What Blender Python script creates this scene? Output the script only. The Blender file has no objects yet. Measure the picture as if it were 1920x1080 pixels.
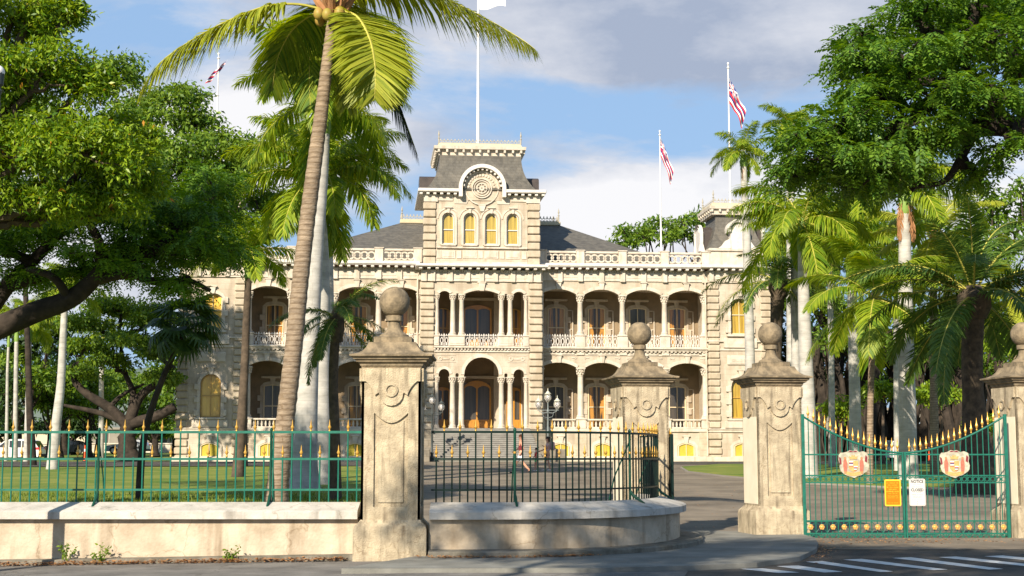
import bpy, math, random
import numpy as np
from math import sin, cos, tan, pi, atan, radians, sqrt, asin, hypot
from mathutils import Vector, Matrix
from mathutils.geometry import tessellate_polygon

SC = bpy.context.scene
COL = SC.collection
random.seed(7)
RNG = np.random.default_rng(11)

# ------------------------------------------------------------------ camera
FPX = 2750.0
PITCH = atan(316 / FPX)
EYE = 1.65
cd = bpy.data.cameras.new('camera'); cam = bpy.data.objects.new('camera', cd); COL.objects.link(cam)
cam.location = (0, 0, EYE); cam.rotation_euler = (pi / 2 + PITCH, 0, 0)
cd.sensor_width = 36; cd.lens = 36 * FPX / 1920; cd.clip_start = 0.1; cd.clip_end = 6000
SC.camera = cam

# ------------------------------------------------------------------ light
SUN_AZ = radians(24)      # the sun stands behind the camera, this far to the left
SUN_EL = radians(29)
sd = bpy.data.lights.new('sun', 'SUN'); sd.energy = 5.0; sd.angle = radians(0.55); sd.color = (1.0, 0.885, 0.715)
sun = bpy.data.objects.new('sun', sd); COL.objects.link(sun)
sun.rotation_euler = Vector((sin(SUN_AZ) * cos(SUN_EL), cos(SUN_AZ) * cos(SUN_EL), -sin(SUN_EL))).to_track_quat('-Z', 'Y').to_euler()
SC.view_settings.view_transform = 'Standard'; SC.view_settings.look = 'None'
SC.view_settings.exposure = 0.72; SC.view_settings.gamma = 1.0

world = bpy.data.worlds.new('World'); SC.world = world; world.use_nodes = True
WN = world.node_tree; WN.nodes.clear()
def wn(t, **k):
    n = WN.nodes.new(t)
    for a, b in k.items(): setattr(n, a, b)
    return n
def lk(a, b): WN.links.new(a, b)
def wmath(op, a, b=None, c=None, clamp=False):
    n = wn('ShaderNodeMath', operation=op); n.use_clamp = clamp
    for i, v in enumerate((a, b, c)):
        if v is None: continue
        if isinstance(v, (int, float)): n.inputs[i].default_value = v
        else: lk(v, n.inputs[i])
    return n.outputs[0]
sky = wn('ShaderNodeTexSky', sky_type='NISHITA'); sky.sun_disc = False
sky.sun_elevation = SUN_EL; sky.sun_rotation = pi + SUN_AZ
sky.air_density = 1.2; sky.dust_density = 0.6; sky.ozone_density = 2.0
tc = wn('ShaderNodeTexCoord')
sep = wn('ShaderNodeSeparateXYZ'); lk(tc.outputs['Generated'], sep.inputs[0])
zc = wmath('MAXIMUM', sep.outputs[2], 0.03)
# cloud layer seen from below: project direction on a plane overhead
mp = wn('ShaderNodeMapping'); mp.inputs['Scale'].default_value = (1.0, 1.0, 3.4); mp.inputs['Location'].default_value = (0.32, 0.3, 0.1)
lk(tc.outputs['Generated'], mp.inputs[0])
n1 = wn('ShaderNodeTexNoise'); n1.inputs['Scale'].default_value = 4.2; n1.inputs['Detail'].default_value = 12; n1.inputs['Roughness'].default_value = 0.60; n1.inputs['Distortion'].default_value = 0.25
lk(mp.outputs[0], n1.inputs['Vector'])
def blob(az, el, raz, rel):
    """soft bump on the sky dome round a direction (degrees)"""
    az_n = wmath('ARCTAN2', sep.outputs[0], sep.outputs[1]); el_n = wmath('ARCSINE', sep.outputs[2])
    a = wmath('DIVIDE', wmath('SUBTRACT', az_n, radians(az)), radians(raz))
    e = wmath('DIVIDE', wmath('SUBTRACT', el_n, radians(el)), radians(rel))
    d = wmath('ADD', wmath('MULTIPLY', a, a), wmath('MULTIPLY', e, e))
    return wmath('POWER', 2.718, wmath('MULTIPLY', d, -1.0))
def sc_(x, k): return wmath('MULTIPLY', x, k)
# where the cloud banks lie
bank = wmath('ADD', sc_(blob(6, 16.3, 15, 2.6), 0.30), sc_(blob(-14, 19, 9, 2.2), 0.10))
cum = wmath('ADD', wmath('ADD', sc_(blob(-9.5, 12.2, 4.5, 1.9), 0.34), sc_(blob(3.5, 9.2, 3.6, 2.3), 0.30)), wmath('ADD', sc_(blob(9, 10, 5.5, 2.3), 0.24), sc_(blob(-20, 9, 9, 6), 0.24)))
cum = wmath('ADD', cum, sc_(blob(19, 10, 5, 4), 0.24))
hole = wmath('ADD', sc_(blob(8, 13.0, 7, 1.3), 0.16), sc_(blob(-15, 16.3, 4, 1.5), 0.14))
dens = wmath('SUBTRACT', wmath('ADD', wmath('ADD', n1.outputs['Fac'], bank), cum), wmath('ADD', hole, 0.05))
rmp = wn('ShaderNodeValToRGB'); rmp.color_ramp.elements[0].position = 0.46; rmp.color_ramp.elements[1].position = 0.62
lk(dens, rmp.inputs[0])
# second, finer noise lights the cloud tops
mp2 = wn('ShaderNodeMapping'); mp2.inputs['Scale'].default_value = (1, 1, 2.2); mp2.inputs['Location'].default_value = (3.1, 0.2, 0.7)
lk(tc.outputs['Generated'], mp2.inputs[0])
n2 = wn('ShaderNodeTexNoise'); n2.inputs['Scale'].default_value = 7; n2.inputs['Detail'].default_value = 11; n2.inputs['Roughness'].default_value = .6; lk(mp2.outputs[0], n2.inputs['Vector'])
bright = wmath('ADD', wmath('ADD', wmath('MULTIPLY', cum, 2.7), 0.20), wmath('MULTIPLY', wmath('SUBTRACT', n2.outputs['Fac'], 0.5), 1.9), clamp=True)
cr = wn('ShaderNodeValToRGB')
cr.color_ramp.elements[0].position = 0.0; cr.color_ramp.elements[0].color = (4.0, 4.5, 5.7, 1)
cr.color_ramp.elements[1].position = 0.85; cr.color_ramp.elements[1].color = (10.2, 9.9, 9.8, 1)
lk(bright, cr.inputs[0])
haze_up = wn('ShaderNodeMix', data_type='RGBA'); haze_up.inputs[0].default_value = 0.75
lk(sky.outputs[0], haze_up.inputs[6]); haze_up.inputs[7].default_value = (3.6, 5.7, 9.0, 1)
high = wmath('SUBTRACT', 1.0, wmath('MULTIPLY', wmath('SUBTRACT', sep.outputs[2], 0.34, clamp=True), 1.5, clamp=True))   # clouds thin out and the blue deepens overhead
mx = wn('ShaderNodeMix', data_type='RGBA'); lk(wmath('MULTIPLY', wmath('MULTIPLY', rmp.outputs[0], 0.88), high), mx.inputs[0]); lk(haze_up.outputs[2], mx.inputs[6]); lk(cr.outputs[0], mx.inputs[7])
deep = wn('ShaderNodeVectorMath', operation='SCALE'); lk(mx.outputs[2], deep.inputs[0]); lk(wmath('MULTIPLY_ADD', high, 0.5, 0.5), deep.inputs['Scale'])
bg = wn('ShaderNodeBackground'); bg.inputs[1].default_value = 0.062; lk(deep.outputs[0], bg.inputs[0])
wo = wn('ShaderNodeOutputWorld'); lk(bg.outputs[0], wo.inputs[0])

# ------------------------------------------------------------------ helpers
def at(px, py, Y):
    """photo pixel -> point on the upright plane at distance Y"""
    u = (px - 960) / FPX; w = (540 - py) / FPX
    dy = cos(PITCH) - w * sin(PITCH); dz = sin(PITCH) + w * cos(PITCH); t = Y / dy
    return Vector((u * t, Y, EYE + dz * t))
PROF = [(-60, 0), (33, 0.02), (70, .84), (95, 1.28), (122, 1.32), (150, 1.78), (180, 2.3), (260, 3.2), (5000, 3.2)]
def gz(x, y):
    z = 0
    for (a, za), (b, zb) in zip(PROF, PROF[1:]):
        if a <= y <= b: z = za + (zb - za) * (y - a) / (b - a); break
    if y < 40:
        k = min(1, max(0, (40 - y) / 14)); z += 0.016 * max(-14, min(0, x + 2)) * k
    return z
def gp(x, y, h=0): return Vector((x, y, gz(x, y) + h))

def tag(o, label=None, cat=None, group=None, kind=None):
    if label: o['label'] = label
    if cat: o['category'] = cat
    if group: o['group'] = group
    if kind: o['kind'] = kind
    return o
def thing(name, loc, label, cat, rz=0, group=None):
    o = bpy.data.objects.new(name, None); COL.objects.link(o); o.location = loc; o.rotation_euler = (0, 0, rz)
    o.empty_display_size = .2
    return tag(o, label, cat, group)
class MB:
    def __init__(s): s.v = []; s.f = []; s.m = []; s.cur = 0
    def add(s, vs, fs):
        b = len(s.v); s.v.extend([tuple(v) for v in vs]); s.f.extend([tuple(b + i for i in f) for f in fs]); s.m.extend([s.cur] * len(fs)); return s
    def box(s, x0, x1, y0, y1, z0, z1):
        return s.add([(x0,y0,z0),(x1,y0,z0),(x1,y1,z0),(x0,y1,z0),(x0,y0,z1),(x1,y0,z1),(x1,y1,z1),(x0,y1,z1)],
                     [(0,3,2,1),(4,5,6,7),(0,1,5,4),(1,2,6,5),(2,3,7,6),(3,0,4,7)])
    def cbox(s, x0, x1, y0, y1, z0, z1, c=.03):
        """box with chamfered edges"""
        xs = (x0, x1); ys = (y0, y1); zs = (z0, z1); vs = []; idx = {}
        for i in (0, 1):
            for j in (0, 1):
                for k in (0, 1):
                    sx, sy, sz = (1 - 2*i), (1 - 2*j), (1 - 2*k)
                    for a in range(3):
                        p = [xs[i] + sx*c, ys[j] + sy*c, zs[k] + sz*c]
                        p[a] = (xs[i], ys[j], zs[k])[a]
                        idx[(i,j,k,a)] = len(vs); vs.append(tuple(p))
        fs = []
        for a in range(3):
            b, d = (a+1) % 3, (a+2) % 3
            for sgn in (0, 1):
                q = []
                for (u, v) in ((0,0),(1,0),(1,1),(0,1)):
                    t = [0,0,0]; t[a] = sgn; t[b] = u; t[d] = v; q.append(idx[(t[0],t[1],t[2],a)])
                fs.append(tuple(q if sgn else q[::-1]))
            for u in (0, 1):
                for v in (0, 1):   # edges along axis a
                    q = []
                    t0 = [0,0,0]; t0[b] = u; t0[d] = v; t1 = list(t0); t1[a] = 1
                    fs.append((idx[(*t0,b)], idx[(*t0,d)], idx[(*t1,d)], idx[(*t1,b)]))
        for i in (0,1):
            for j in (0,1):
                for k in (0,1): fs.append((idx[(i,j,k,0)], idx[(i,j,k,1)], idx[(i,j,k,2)]))
        return s.add(vs, fs)
    def lathe(s, prof, n=12, c=(0,0,0), cap=True):
        vs = []; fs = []
        for r, z in prof:
            for i in range(n):
                a = 2*pi*i/n; vs.append((c[0] + r*cos(a), c[1] + r*sin(a), c[2] + z))
        for k in range(len(prof) - 1):
            for i in range(n):
                j = (i+1) % n; fs.append((k*n+i, k*n+j, (k+1)*n+j, (k+1)*n+i))
        if cap: fs.append(tuple(range(n))[::-1]); fs.append(tuple((len(prof)-1)*n + i for i in range(n)))
        return s.add(vs, fs)
    def sqlathe(s, prof, c=(0,0), cham=0):
        """square section swept up a profile (half width, z)"""
        vs = []; fs = []
        for r, z in prof: vs += [(c[0]-r, c[1]-r, z), (c[0]+r, c[1]-r, z), (c[0]+r, c[1]+r, z), (c[0]-r, c[1]+r, z)]
        for k in range(len(prof)-1):
            for i in range(4):
                j = (i+1) % 4; fs.append((k*4+i, k*4+j, k*4+4+j, k*4+4+i))
        fs.append((3,2,1,0)); e = (len(prof)-1)*4; fs.append((e, e+1, e+2, e+3))
        return s.add(vs, fs)
    def rectloft(s, rings):
        """rings: (x0,x1,y0,y1,z)"""
        vs = []; fs = []
        for x0, x1, y0, y1, z in rings: vs += [(x0,y0,z),(x1,y0,z),(x1,y1,z),(x0,y1,z)]
        for k in range(len(rings)-1):
            for i in range(4):
                j = (i+1) % 4; fs.append((k*4+i, k*4+j, k*4+4+j, k*4+4+i))
        fs.append((3,2,1,0)); e = (len(rings)-1)*4; fs.append((e, e+1, e+2, e+3))
        return s.add(vs, fs)
    def tube(s, pts, rad, n=8, cap=True):
        pts = [Vector(p) for p in pts]
        if isinstance(rad, (int, float)): rad = [rad]*len(pts)
        vs = []; fs = []; up = None
        for k, p in enumerate(pts):
            t = (pts[min(k+1, len(pts)-1)] - pts[max(k-1, 0)])
            t = t.normalized() if t.length > 1e-9 else Vector((0,0,1))
            if up is None:
                up = Vector((0,1,0)) if abs(t.z) > .7 else Vector((0,0,1))
            a = t.cross(up)
            if a.length < 1e-6: a = t.cross(Vector((1,0,0)))
            a.normalize(); b = t.cross(a).normalized(); up = -b if False else up
            for i in range(n):
                an = 2*pi*i/n; vs.append(p + a*(rad[k]*cos(an)) + b*(rad[k]*sin(an)))
        for k in range(len(pts)-1):
            for i in range(n):
                j = (i+1) % n; fs.append((k*n+i, k*n+j, (k+1)*n+j, (k+1)*n+i))
        if cap: fs.append(tuple(range(n))[::-1]); fs.append(tuple((len(pts)-1)*n + i for i in range(n)))
        return s.add(vs, fs)
    def ring(s, cx, cz, R, r, y0, y1, n=20, a0=0, a1=2*pi):
        """flat annulus standing in the xz plane"""
        full = abs(a1 - a0 - 2*pi) < 1e-6; m = n if full else n+1; vs = []; fs = []
        for i in range(m):
            a = a0 + (a1-a0)*i/n
            for rr in (R, r):
                for y in (y0, y1): vs.append((cx + rr*cos(a), y, cz + rr*sin(a)))
        for i in range(n):
            j = (i+1) % m; A = i*4; B = j*4
            fs += [(A, A+2, B+2, B), (A+1, B+1, B+3, A+3), (A, B, B+1, A+1), (A+2, A+3, B+3, B+2)]
        if not full: fs += [(0,1,3,2), ((m-1)*4, (m-1)*4+2, (m-1)*4+3, (m-1)*4+1)]
        return s.add(vs, fs)
    def plate(s, outer, holes, y0, y1):
        """polygon with holes in the xz plane given thickness along y"""
        loops = [outer] + list(holes)
        tris = tessellate_polygon([[Vector((x, z, 0)) for x, z in l] for l in loops])
        flat = [p for l in loops for p in l]; n = len(flat)
        vs = [(x, y0, z) for x, z in flat] + [(x, y1, z) for x, z in flat]
        fs = []
        for a, b, c in tris:
            A, B, C = flat[a], flat[b], flat[c]
            if (B[0]-A[0])*(C[1]-A[1]) - (B[1]-A[1])*(C[0]-A[0]) < 0: b, c = c, b
            fs += [(a, b, c), (a+n, c+n, b+n)]
        k = 0
        for l in loops:
            m = len(l)
            for i in range(m): j = (i+1) % m; fs.append((k+i, k+j, k+j+n, k+i+n))
            k += m
        return s.add(vs, fs)
    def sphere(s, c, r, n=12, m=8, sq=(1,1,1)):
        vs = [(c[0], c[1], c[2]-r*sq[2])]; fs = []
        for k in range(1, m):
            ph = -pi/2 + pi*k/m
            for i in range(n):
                a = 2*pi*i/n; vs.append((c[0]+r*sq[0]*cos(ph)*cos(a), c[1]+r*sq[1]*cos(ph)*sin(a), c[2]+r*sq[2]*sin(ph)))
        vs.append((c[0], c[1], c[2]+r*sq[2]))
        for i in range(n): fs.append((0, 1+(i+1) % n, 1+i))
        for k in range(m-2):
            for i in range(n): j = (i+1) % n; fs.append((1+k*n+i, 1+k*n+j, 1+(k+1)*n+j, 1+(k+1)*n+i))
        e = len(vs)-1
        for i in range(n): fs.append((e, 1+(m-2)*n+i, 1+(m-2)*n+(i+1) % n))
        return s.add(vs, fs)
    def xf(s, M):
        s.v = [tuple(M @ Vector(v)) for v in s.v]; return s
    def build(s, name, mats, parent=None, smooth=False, off=(0,0,0), loc=None, fix=True):
        me = bpy.data.meshes.new(name)
        v = [(a+off[0], b+off[1], c+off[2]) for a, b, c in s.v] if off != (0,0,0) else s.v
        me.from_pydata(v, [], s.f)
        if not isinstance(mats, (list, tuple)): mats = [mats]
        for m in mats: me.materials.append(m)
        if len(mats) > 1: me.polygons.foreach_set('material_index', s.m)
        if fix:
            import bmesh
            bm = bmesh.new(); bm.from_mesh(me); bmesh.ops.recalc_face_normals(bm, faces=bm.faces); bm.to_mesh(me); bm.free()
        if smooth:
            me.polygons.foreach_set('use_smooth', [True]*len(me.polygons))
            if smooth != 'all': me.set_sharp_from_angle(angle=radians(40))
        me.update()
        o = bpy.data.objects.new(name, me); COL.objects.link(o)
        if parent: o.parent = parent
        if loc: o.location = loc
        return o
def link_copy(o, parent, loc=None, label=None):
    c = o.copy(); COL.objects.link(c); c.parent = parent
    if loc is not None: c.location = loc
    return c
def dup_tree(o, loc=None, rz=None, parent=None, label=None):
    c = o.copy(); COL.objects.link(c); c.parent = parent
    if loc is not None: c.location = loc
    if rz is not None: c.rotation_euler = (0, 0, rz)
    if label: c['label'] = label
    for ch in list(o.children): dup_tree(ch, parent=c)
    return c

# ------------------------------------------------------------------ materials
def mat(name, c1, c2=None, scale=3.0, rough=.85, bump=0.0, bscale=None, detail=6, streak=None, contrast=(.35,.65), metal=0, coat=0, streak_pos=(.45,.7), stretch=(1,1,1), spec=.3, coord='Object'):
    m = bpy.data.materials.new(name); m.use_nodes = True; N = m.node_tree; nd = N.nodes; p = nd['Principled BSDF']
    p.inputs['Roughness'].default_value = rough; p.inputs['Metallic'].default_value = metal
    p.inputs['Specular IOR Level'].default_value = spec
    if coat: p.inputs['Coat Weight'].default_value = coat; p.inputs['Coat Roughness'].default_value = .08
    c1 = (*c1, 1)
    p.inputs['Base Color'].default_value = c1
    t = nd.new('ShaderNodeTexCoord'); mp = nd.new('ShaderNodeMapping'); N.links.new(t.outputs[coord], mp.inputs[0]); mp.inputs['Scale'].default_value = stretch
    out = None
    if c2:
        n = nd.new('ShaderNodeTexNoise'); n.inputs['Scale'].default_value = scale; n.inputs['Detail'].default_value = detail; n.inputs['Roughness'].default_value = .62
        N.links.new(mp.outputs[0], n.inputs['Vector'])
        r = nd.new('ShaderNodeValToRGB'); r.color_ramp.elements[0].position = contrast[0]; r.color_ramp.elements[1].position = contrast[1]
        r.color_ramp.elements[0].color = c1; r.color_ramp.elements[1].color = (*c2, 1)
        N.links.new(n.outputs['Fac'], r.inputs[0]); out = r.outputs[0]
        if streak:
            mp2 = nd.new('ShaderNodeMapping'); mp2.inputs['Scale'].default_value = (1, 1, .13); N.links.new(t.outputs[coord], mp2.inputs[0])
            n2 = nd.new('ShaderNodeTexNoise'); n2.inputs['Scale'].default_value = scale*1.6; n2.inputs['Detail'].default_value = 5; N.links.new(mp2.outputs[0], n2.inputs['Vector'])
            r2 = nd.new('ShaderNodeValToRGB'); r2.color_ramp.elements[0].position = streak_pos[0]; r2.color_ramp.elements[1].position = streak_pos[1]
            N.links.new(n2.outputs['Fac'], r2.inputs[0])
            mx = nd.new('ShaderNodeMix'); mx.data_type = 'RGBA'; N.links.new(r2.outputs[0], mx.inputs[0]); N.links.new(out, mx.inputs[6]); mx.inputs[7].default_value = (*streak, 1)
            out = mx.outputs[2]
        N.links.new(out, p.inputs['Base Color'])
    if bump:
        n3 = nd.new('ShaderNodeTexNoise'); n3.inputs['Scale'].default_value = bscale or scale*8; n3.inputs['Detail'].default_value = 5
        N.links.new(mp.outputs[0], n3.inputs['Vector'])
        b = nd.new('ShaderNodeBump'); b.inputs['Strength'].default_value = bump; b.inputs['Distance'].default_value = .02
        N.links.new(n3.outputs['Fac'], b.inputs['Height']); N.links.new(b.outputs[0], p.inputs['Normal'])
    return m
def leafmat(name, c1, c2, trans=.35, rough=.5, c3=None):
    """leaf: colour varies from leaf to leaf, some light comes through"""
    m = bpy.data.materials.new(name); m.use_nodes = True; N = m.node_tree; nd = N.nodes; p = nd['Principled BSDF']; out = nd['Material Output']
    g = nd.new('ShaderNodeNewGeometry'); r = nd.new('ShaderNodeValToRGB')
    r.color_ramp.elements[0].color = (*c1, 1); r.color_ramp.elements[1].color = (*c2, 1)
    if c3: e = r.color_ramp.elements.new(.984); e.color = (*c2, 1); r.color_ramp.elements[-1].position = .994; r.color_ramp.elements[-1].color = (*c3, 1)
    N.links.new(g.outputs['Random Per Island'], r.inputs[0])
    N.links.new(r.outputs[0], p.inputs['Base Color']); p.inputs['Roughness'].default_value = rough; p.inputs['Specular IOR Level'].default_value = .35
    tr = nd.new('ShaderNodeBsdfTranslucent')
    hs = nd.new('ShaderNodeHueSaturation'); hs.inputs['Saturation'].default_value = 1.1; hs.inputs['Value'].default_value = 1.5; hs.inputs['Hue'].default_value = .48
    N.links.new(r.outputs[0], hs.inputs['Color']); N.links.new(hs.outputs[0], tr.inputs[0])
    mx = nd.new('ShaderNodeMixShader'); mx.inputs[0].default_value = trans
    N.links.new(p.outputs[0], mx.inputs[1]); N.links.new(tr.outputs[0], mx.inputs[2]); N.links.new(mx.outputs[0], out.inputs[0])
    return m
def blocks(m, w, h, mortar=.012, strength=.5, vary=.06):
    """ashlar joints added to a wall material: x along wall, z up"""
    N = m.node_tree; nd = N.nodes; p = nd['Principled BSDF']
    t = nd.new('ShaderNodeTexCoord'); s = nd.new('ShaderNodeSeparateXYZ'); c = nd.new('ShaderNodeCombineXYZ')
    N.links.new(t.outputs['Object'], s.inputs[0])
    ad = nd.new('ShaderNodeMath'); ad.operation = 'ADD'; N.links.new(s.outputs[0], ad.inputs[0]); N.links.new(s.outputs[1], ad.inputs[1])
    N.links.new(ad.outputs[0], c.inputs[0]); N.links.new(s.outputs[2], c.inputs[1])
    b = nd.new('ShaderNodeTexBrick'); b.inputs['Scale'].default_value = 1; b.inputs['Brick Width'].default_value = w; b.inputs['Row Height'].default_value = h
    b.inputs['Mortar Size'].default_value = mortar; b.inputs['Color1'].default_value = (1,1,1,1); b.inputs['Color2'].default_value = (1-vary*2,)*3 + (1,); b.inputs['Mortar'].default_value = (.62,.58,.52,1)
    N.links.new(c.outputs[0], b.inputs['Vector'])
    mx = nd.new('ShaderNodeMix'); mx.data_type = 'RGBA'; mx.blend_type = 'MULTIPLY'; mx.inputs[0].default_value = strength
    src = p.inputs['Base Color'].links[0].from_socket if p.inputs['Base Color'].links else None
    if src: N.links.new(src, mx.inputs[6])
    else: mx.inputs[6].default_value = p.inputs['Base Color'].default_value
    N.links.new(b.outputs['Color'], mx.inputs[7]); N.links.new(mx.outputs[2], p.inputs['Base Color'])
    return m
M = {}
def cracks(m, scale=.8, width=.012, dark=.45, coord='Object'):
    """thin wandering cracks multiplied into a material's colour"""
    N = m.node_tree; nd = N.nodes; p = nd['Principled BSDF']; t = nd.new('ShaderNodeTexCoord')
    n = nd.new('ShaderNodeTexNoise'); n.inputs['Scale'].default_value = 3; n.inputs['Detail'].default_value = 6; N.links.new(t.outputs[coord], n.inputs['Vector'])
    a = nd.new('ShaderNodeVectorMath'); a.operation = 'MULTIPLY_ADD'; N.links.new(n.outputs['Color'], a.inputs[0]); a.inputs[1].default_value = (.55,.55,.55); N.links.new(t.outputs[coord], a.inputs[2])
    v = nd.new('ShaderNodeTexVoronoi'); v.feature = 'DISTANCE_TO_EDGE'; v.inputs['Scale'].default_value = scale; N.links.new(a.outputs[0], v.inputs['Vector'])
    r = nd.new('ShaderNodeValToRGB'); r.color_ramp.elements[0].position = 0; r.color_ramp.elements[1].position = width; r.color_ramp.elements[0].color = (dark,dark*.95,dark*.88,1)
    N.links.new(v.outputs['Distance'], r.inputs[0]); mx = nd.new('ShaderNodeMix'); mx.data_type = 'RGBA'; mx.blend_type = 'MULTIPLY'; mx.inputs[0].default_value = 1
    N.links.new(p.inputs['Base Color'].links[0].from_socket, mx.inputs[6]); N.links.new(r.outputs[0], mx.inputs[7]); N.links.new(mx.outputs[2], p.inputs['Base Color']); return m
M['wall'] = blocks(mat('cream render', (.545,.475,.38), (.42,.355,.27), 1.1, .9, .35, 14, streak=(.33,.265,.19), streak_pos=(.50,.74)), 1.1, .42, .012, .45)
M['trim'] = mat('pale trim stone', (.62,.56,.475), (.48,.42,.34), 1.8, .85, .25, 20, streak=(.40,.33,.25), streak_pos=(.53,.76))
M['white'] = mat('white painted iron', (.69,.65,.60), (.56,.52,.47), 3, .6, .1)
M['quoin'] = mat('rusticated stone', (.54,.46,.35), (.38,.32,.235), 1.4, .9, .5, 16, streak=(.36,.29,.2), streak_pos=(.5,.8))
M['darkstone'] = blocks(mat('weathered base stone', (.30,.26,.20), (.17,.15,.12), 1.6, .95, .6, 12), 1.0, .36, .02, .6)
M['veranda'] = mat('shade-darkened veranda plaster', (.27,.20,.125), (.20,.15,.095), 1.2, .9, .2)  # plaster colour lowered to deepen the shade inside the verandas
M['slate'] = mat('slate roof', (.15,.14,.12), (.09,.085,.075), 2.2, .6, .3, 20, streak=(.16,.145,.12), streak_pos=(.5,.75))
blocks(M['slate'], .32, .22, .02, .55, .14)
M['leadroof'] = mat('dark metal roof', (.075,.06,.055), (.05,.042,.04), 2, .5, .1)
M['creampaint'] = mat('cream painted metal', (.58,.50,.33), (.48,.41,.27), 2, .6)
M['step'] = mat('grey stone step', (.27,.26,.235), (.19,.18,.165), 2, .9, .3)
M['amber'] = mat('varnished wood frame', (.55,.33,.07), (.42,.24,.05), 4, .4, coat=.3)
M['creamframe'] = mat('cream window frame', (.66,.55,.36), (.58,.47,.3), 4, .5)
def panemat(name, a, b, w=7.0, rough=.12, pos=(.35,.6)):
    m = bpy.data.materials.new(name); m.use_nodes = True; N = m.node_tree; nd = N.nodes; p = nd['Principled BSDF']
    t = nd.new('ShaderNodeTexCoord'); mp = nd.new('ShaderNodeMapping'); mp.inputs['Scale'].default_value = (w, w, .35); N.links.new(t.outputs['Object'], mp.inputs[0])
    n = nd.new('ShaderNodeTexNoise'); n.inputs['Scale'].default_value = 1; n.inputs['Detail'].default_value = 2; N.links.new(mp.outputs[0], n.inputs['Vector'])
    r = nd.new('ShaderNodeValToRGB'); r.color_ramp.elements[0].position = pos[0]; r.color_ramp.elements[1].position = pos[1]
    r.color_ramp.elements[0].color = (*a, 1); r.color_ramp.elements[1].color = (*b, 1); N.links.new(n.outputs['Fac'], r.inputs[0]); N.links.new(r.outputs[0], p.inputs['Base Color'])
    p.inputs['Roughness'].default_value = .5; p.inputs['Coat Weight'].default_value = .9; p.inputs['Coat Roughness'].default_value = rough; return m
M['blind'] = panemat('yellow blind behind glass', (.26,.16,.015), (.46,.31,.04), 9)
M['blind_lit'] = panemat('brightly lit blind behind glass', (.62,.36,.03), (.80,.50,.06), 5)  # brighter copy of the blind, the window's glow put into its colour
M['curtain'] = panemat('dark glass with amber curtain', (.03,.02,.012), (.42,.19,.02), 6, pos=(.42,.54))
M['darkglass'] = panemat('dark glass', (.02,.018,.015), (.06,.045,.03), 6)
M['yellowshutter'] = mat('yellow basement shutter', (.50,.40,.045), (.40,.31,.04), 3, .6)
M['doorwood'] = mat('varnished door wood', (.50,.24,.035), (.38,.17,.03), 5, .35, coat=.4, stretch=(3,3,.4))
M['pillar'] = mat('weathered gate pillar stone', (.53,.445,.31), (.33,.27,.185), 5.5, .95, .9, 45, detail=12, streak=(.165,.132,.09), streak_pos=(.50,.74), contrast=(.38,.68))
M['pillarcap'] = mat('dark weathered cap stone', (.32,.25,.16), (.14,.112,.075), 6, .95, .6, 30, streak=(.12,.10,.07), streak_pos=(.5,.8))
M['pillarside'] = mat('cream pillar side plate', (.80,.72,.56), (.72,.63,.47), 2, .9, .2)
M['retwall'] = mat('plastered retaining wall', (.58,.49,.375), (.38,.31,.225), 1.9, .92, .5, 22, streak=(.23,.175,.115), streak_pos=(.53,.74))
M['coping'] = mat('white limewashed coping', (.56,.53,.48), (.42,.395,.35), 3.0, .9, .4, streak=(.24,.22,.19), streak_pos=(.58,.80))
M['kerb'] = mat('mossy kerb stone', (.24,.22,.18), (.12,.11,.085), 4, .95, .6, 30)
M['green'] = mat('green painted iron', (.008,.105,.072), (.013,.15,.105), 9, .45, .1, coat=.2)
M['greendark'] = mat('dark green painted iron', (.006,.05,.032), (.01,.07,.045), 9, .45)
M['gold'] = mat('gilded iron', (.72,.42,.09), (.52,.28,.05), 9, .35, metal=.45)
M['rosette'] = mat('gilded rosette', (.85,.52,.16), (.62,.34,.09), 12, .45, metal=.3)
M['asphalt'] = mat('asphalt', (.05,.046,.042), (.125,.11,.092), .9, .92, .8, 90, detail=15)
M['drive'] = mat('worn asphalt drive', (.145,.12,.09), (.265,.22,.165), .5, .95, .7, 60, detail=15)
M['paint'] = mat('white road paint', (.72,.72,.70), (.50,.50,.48), 7, .8, contrast=(.4,.75))
M['sidewalk'] = mat('concrete sidewalk', (.24,.225,.205), (.13,.122,.112), 1.3, .95, .7, 60, detail=15)
M['pavement'] = mat('poured concrete', (.265,.262,.235), (.16,.158,.14), 1.2, .95, .6, 60, detail=15)
M['grass'] = mat('lawn', (.075,.15,.012), (.235,.245,.045), .5, .95, .9, 12, detail=14)
M['trunk_royal'] = blocks(mat('pale royal palm trunk', (.50,.48,.44), (.33,.32,.29), 1.6, .9, .35, 12, streak=(.24,.235,.21), streak_pos=(.56,.8), stretch=(1,1,2.2)), 60, .27, .010, .4, 0)
M['trunk_coco'] = blocks(mat('ringed coconut trunk', (.36,.28,.20), (.20,.15,.105), 5, .95, .9, 12, stretch=(1,1,3)), 60, .105, .016, .85, .1)
M['trunk_rough'] = mat('rough dark palm trunk', (.12,.09,.06), (.05,.04,.03), 5, .95, 1, 9)
M['bark'] = mat('grey brown bark', (.12,.088,.062), (.05,.038,.028), 2.5, .95, .9, 10)
M['bark_dark'] = mat('dark bark', (.055,.042,.032), (.022,.017,.013), 2.5, .95, .9, 10)  # its dark tone also carries shade on banyan roots and left monkeypod limbs
M['crownshaft'] = mat('green crownshaft', (.16,.28,.05), (.22,.33,.08), 2, .5)
M['deadfrond'] = mat('dry brown fronds', (.45,.24,.11), (.32,.15,.07), 4, .9)
M['rachis'] = mat('yellow frond stalk', (.52,.46,.09), (.38,.36,.07), 2, .6)
M['leaf_coco'] = leafmat('coconut leaflet', (.20,.26,.018), (.42,.44,.045), .42)
M['leaf_royal'] = leafmat('royal palm leaflet', (.09,.20,.012), (.36,.43,.03), .44)
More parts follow.
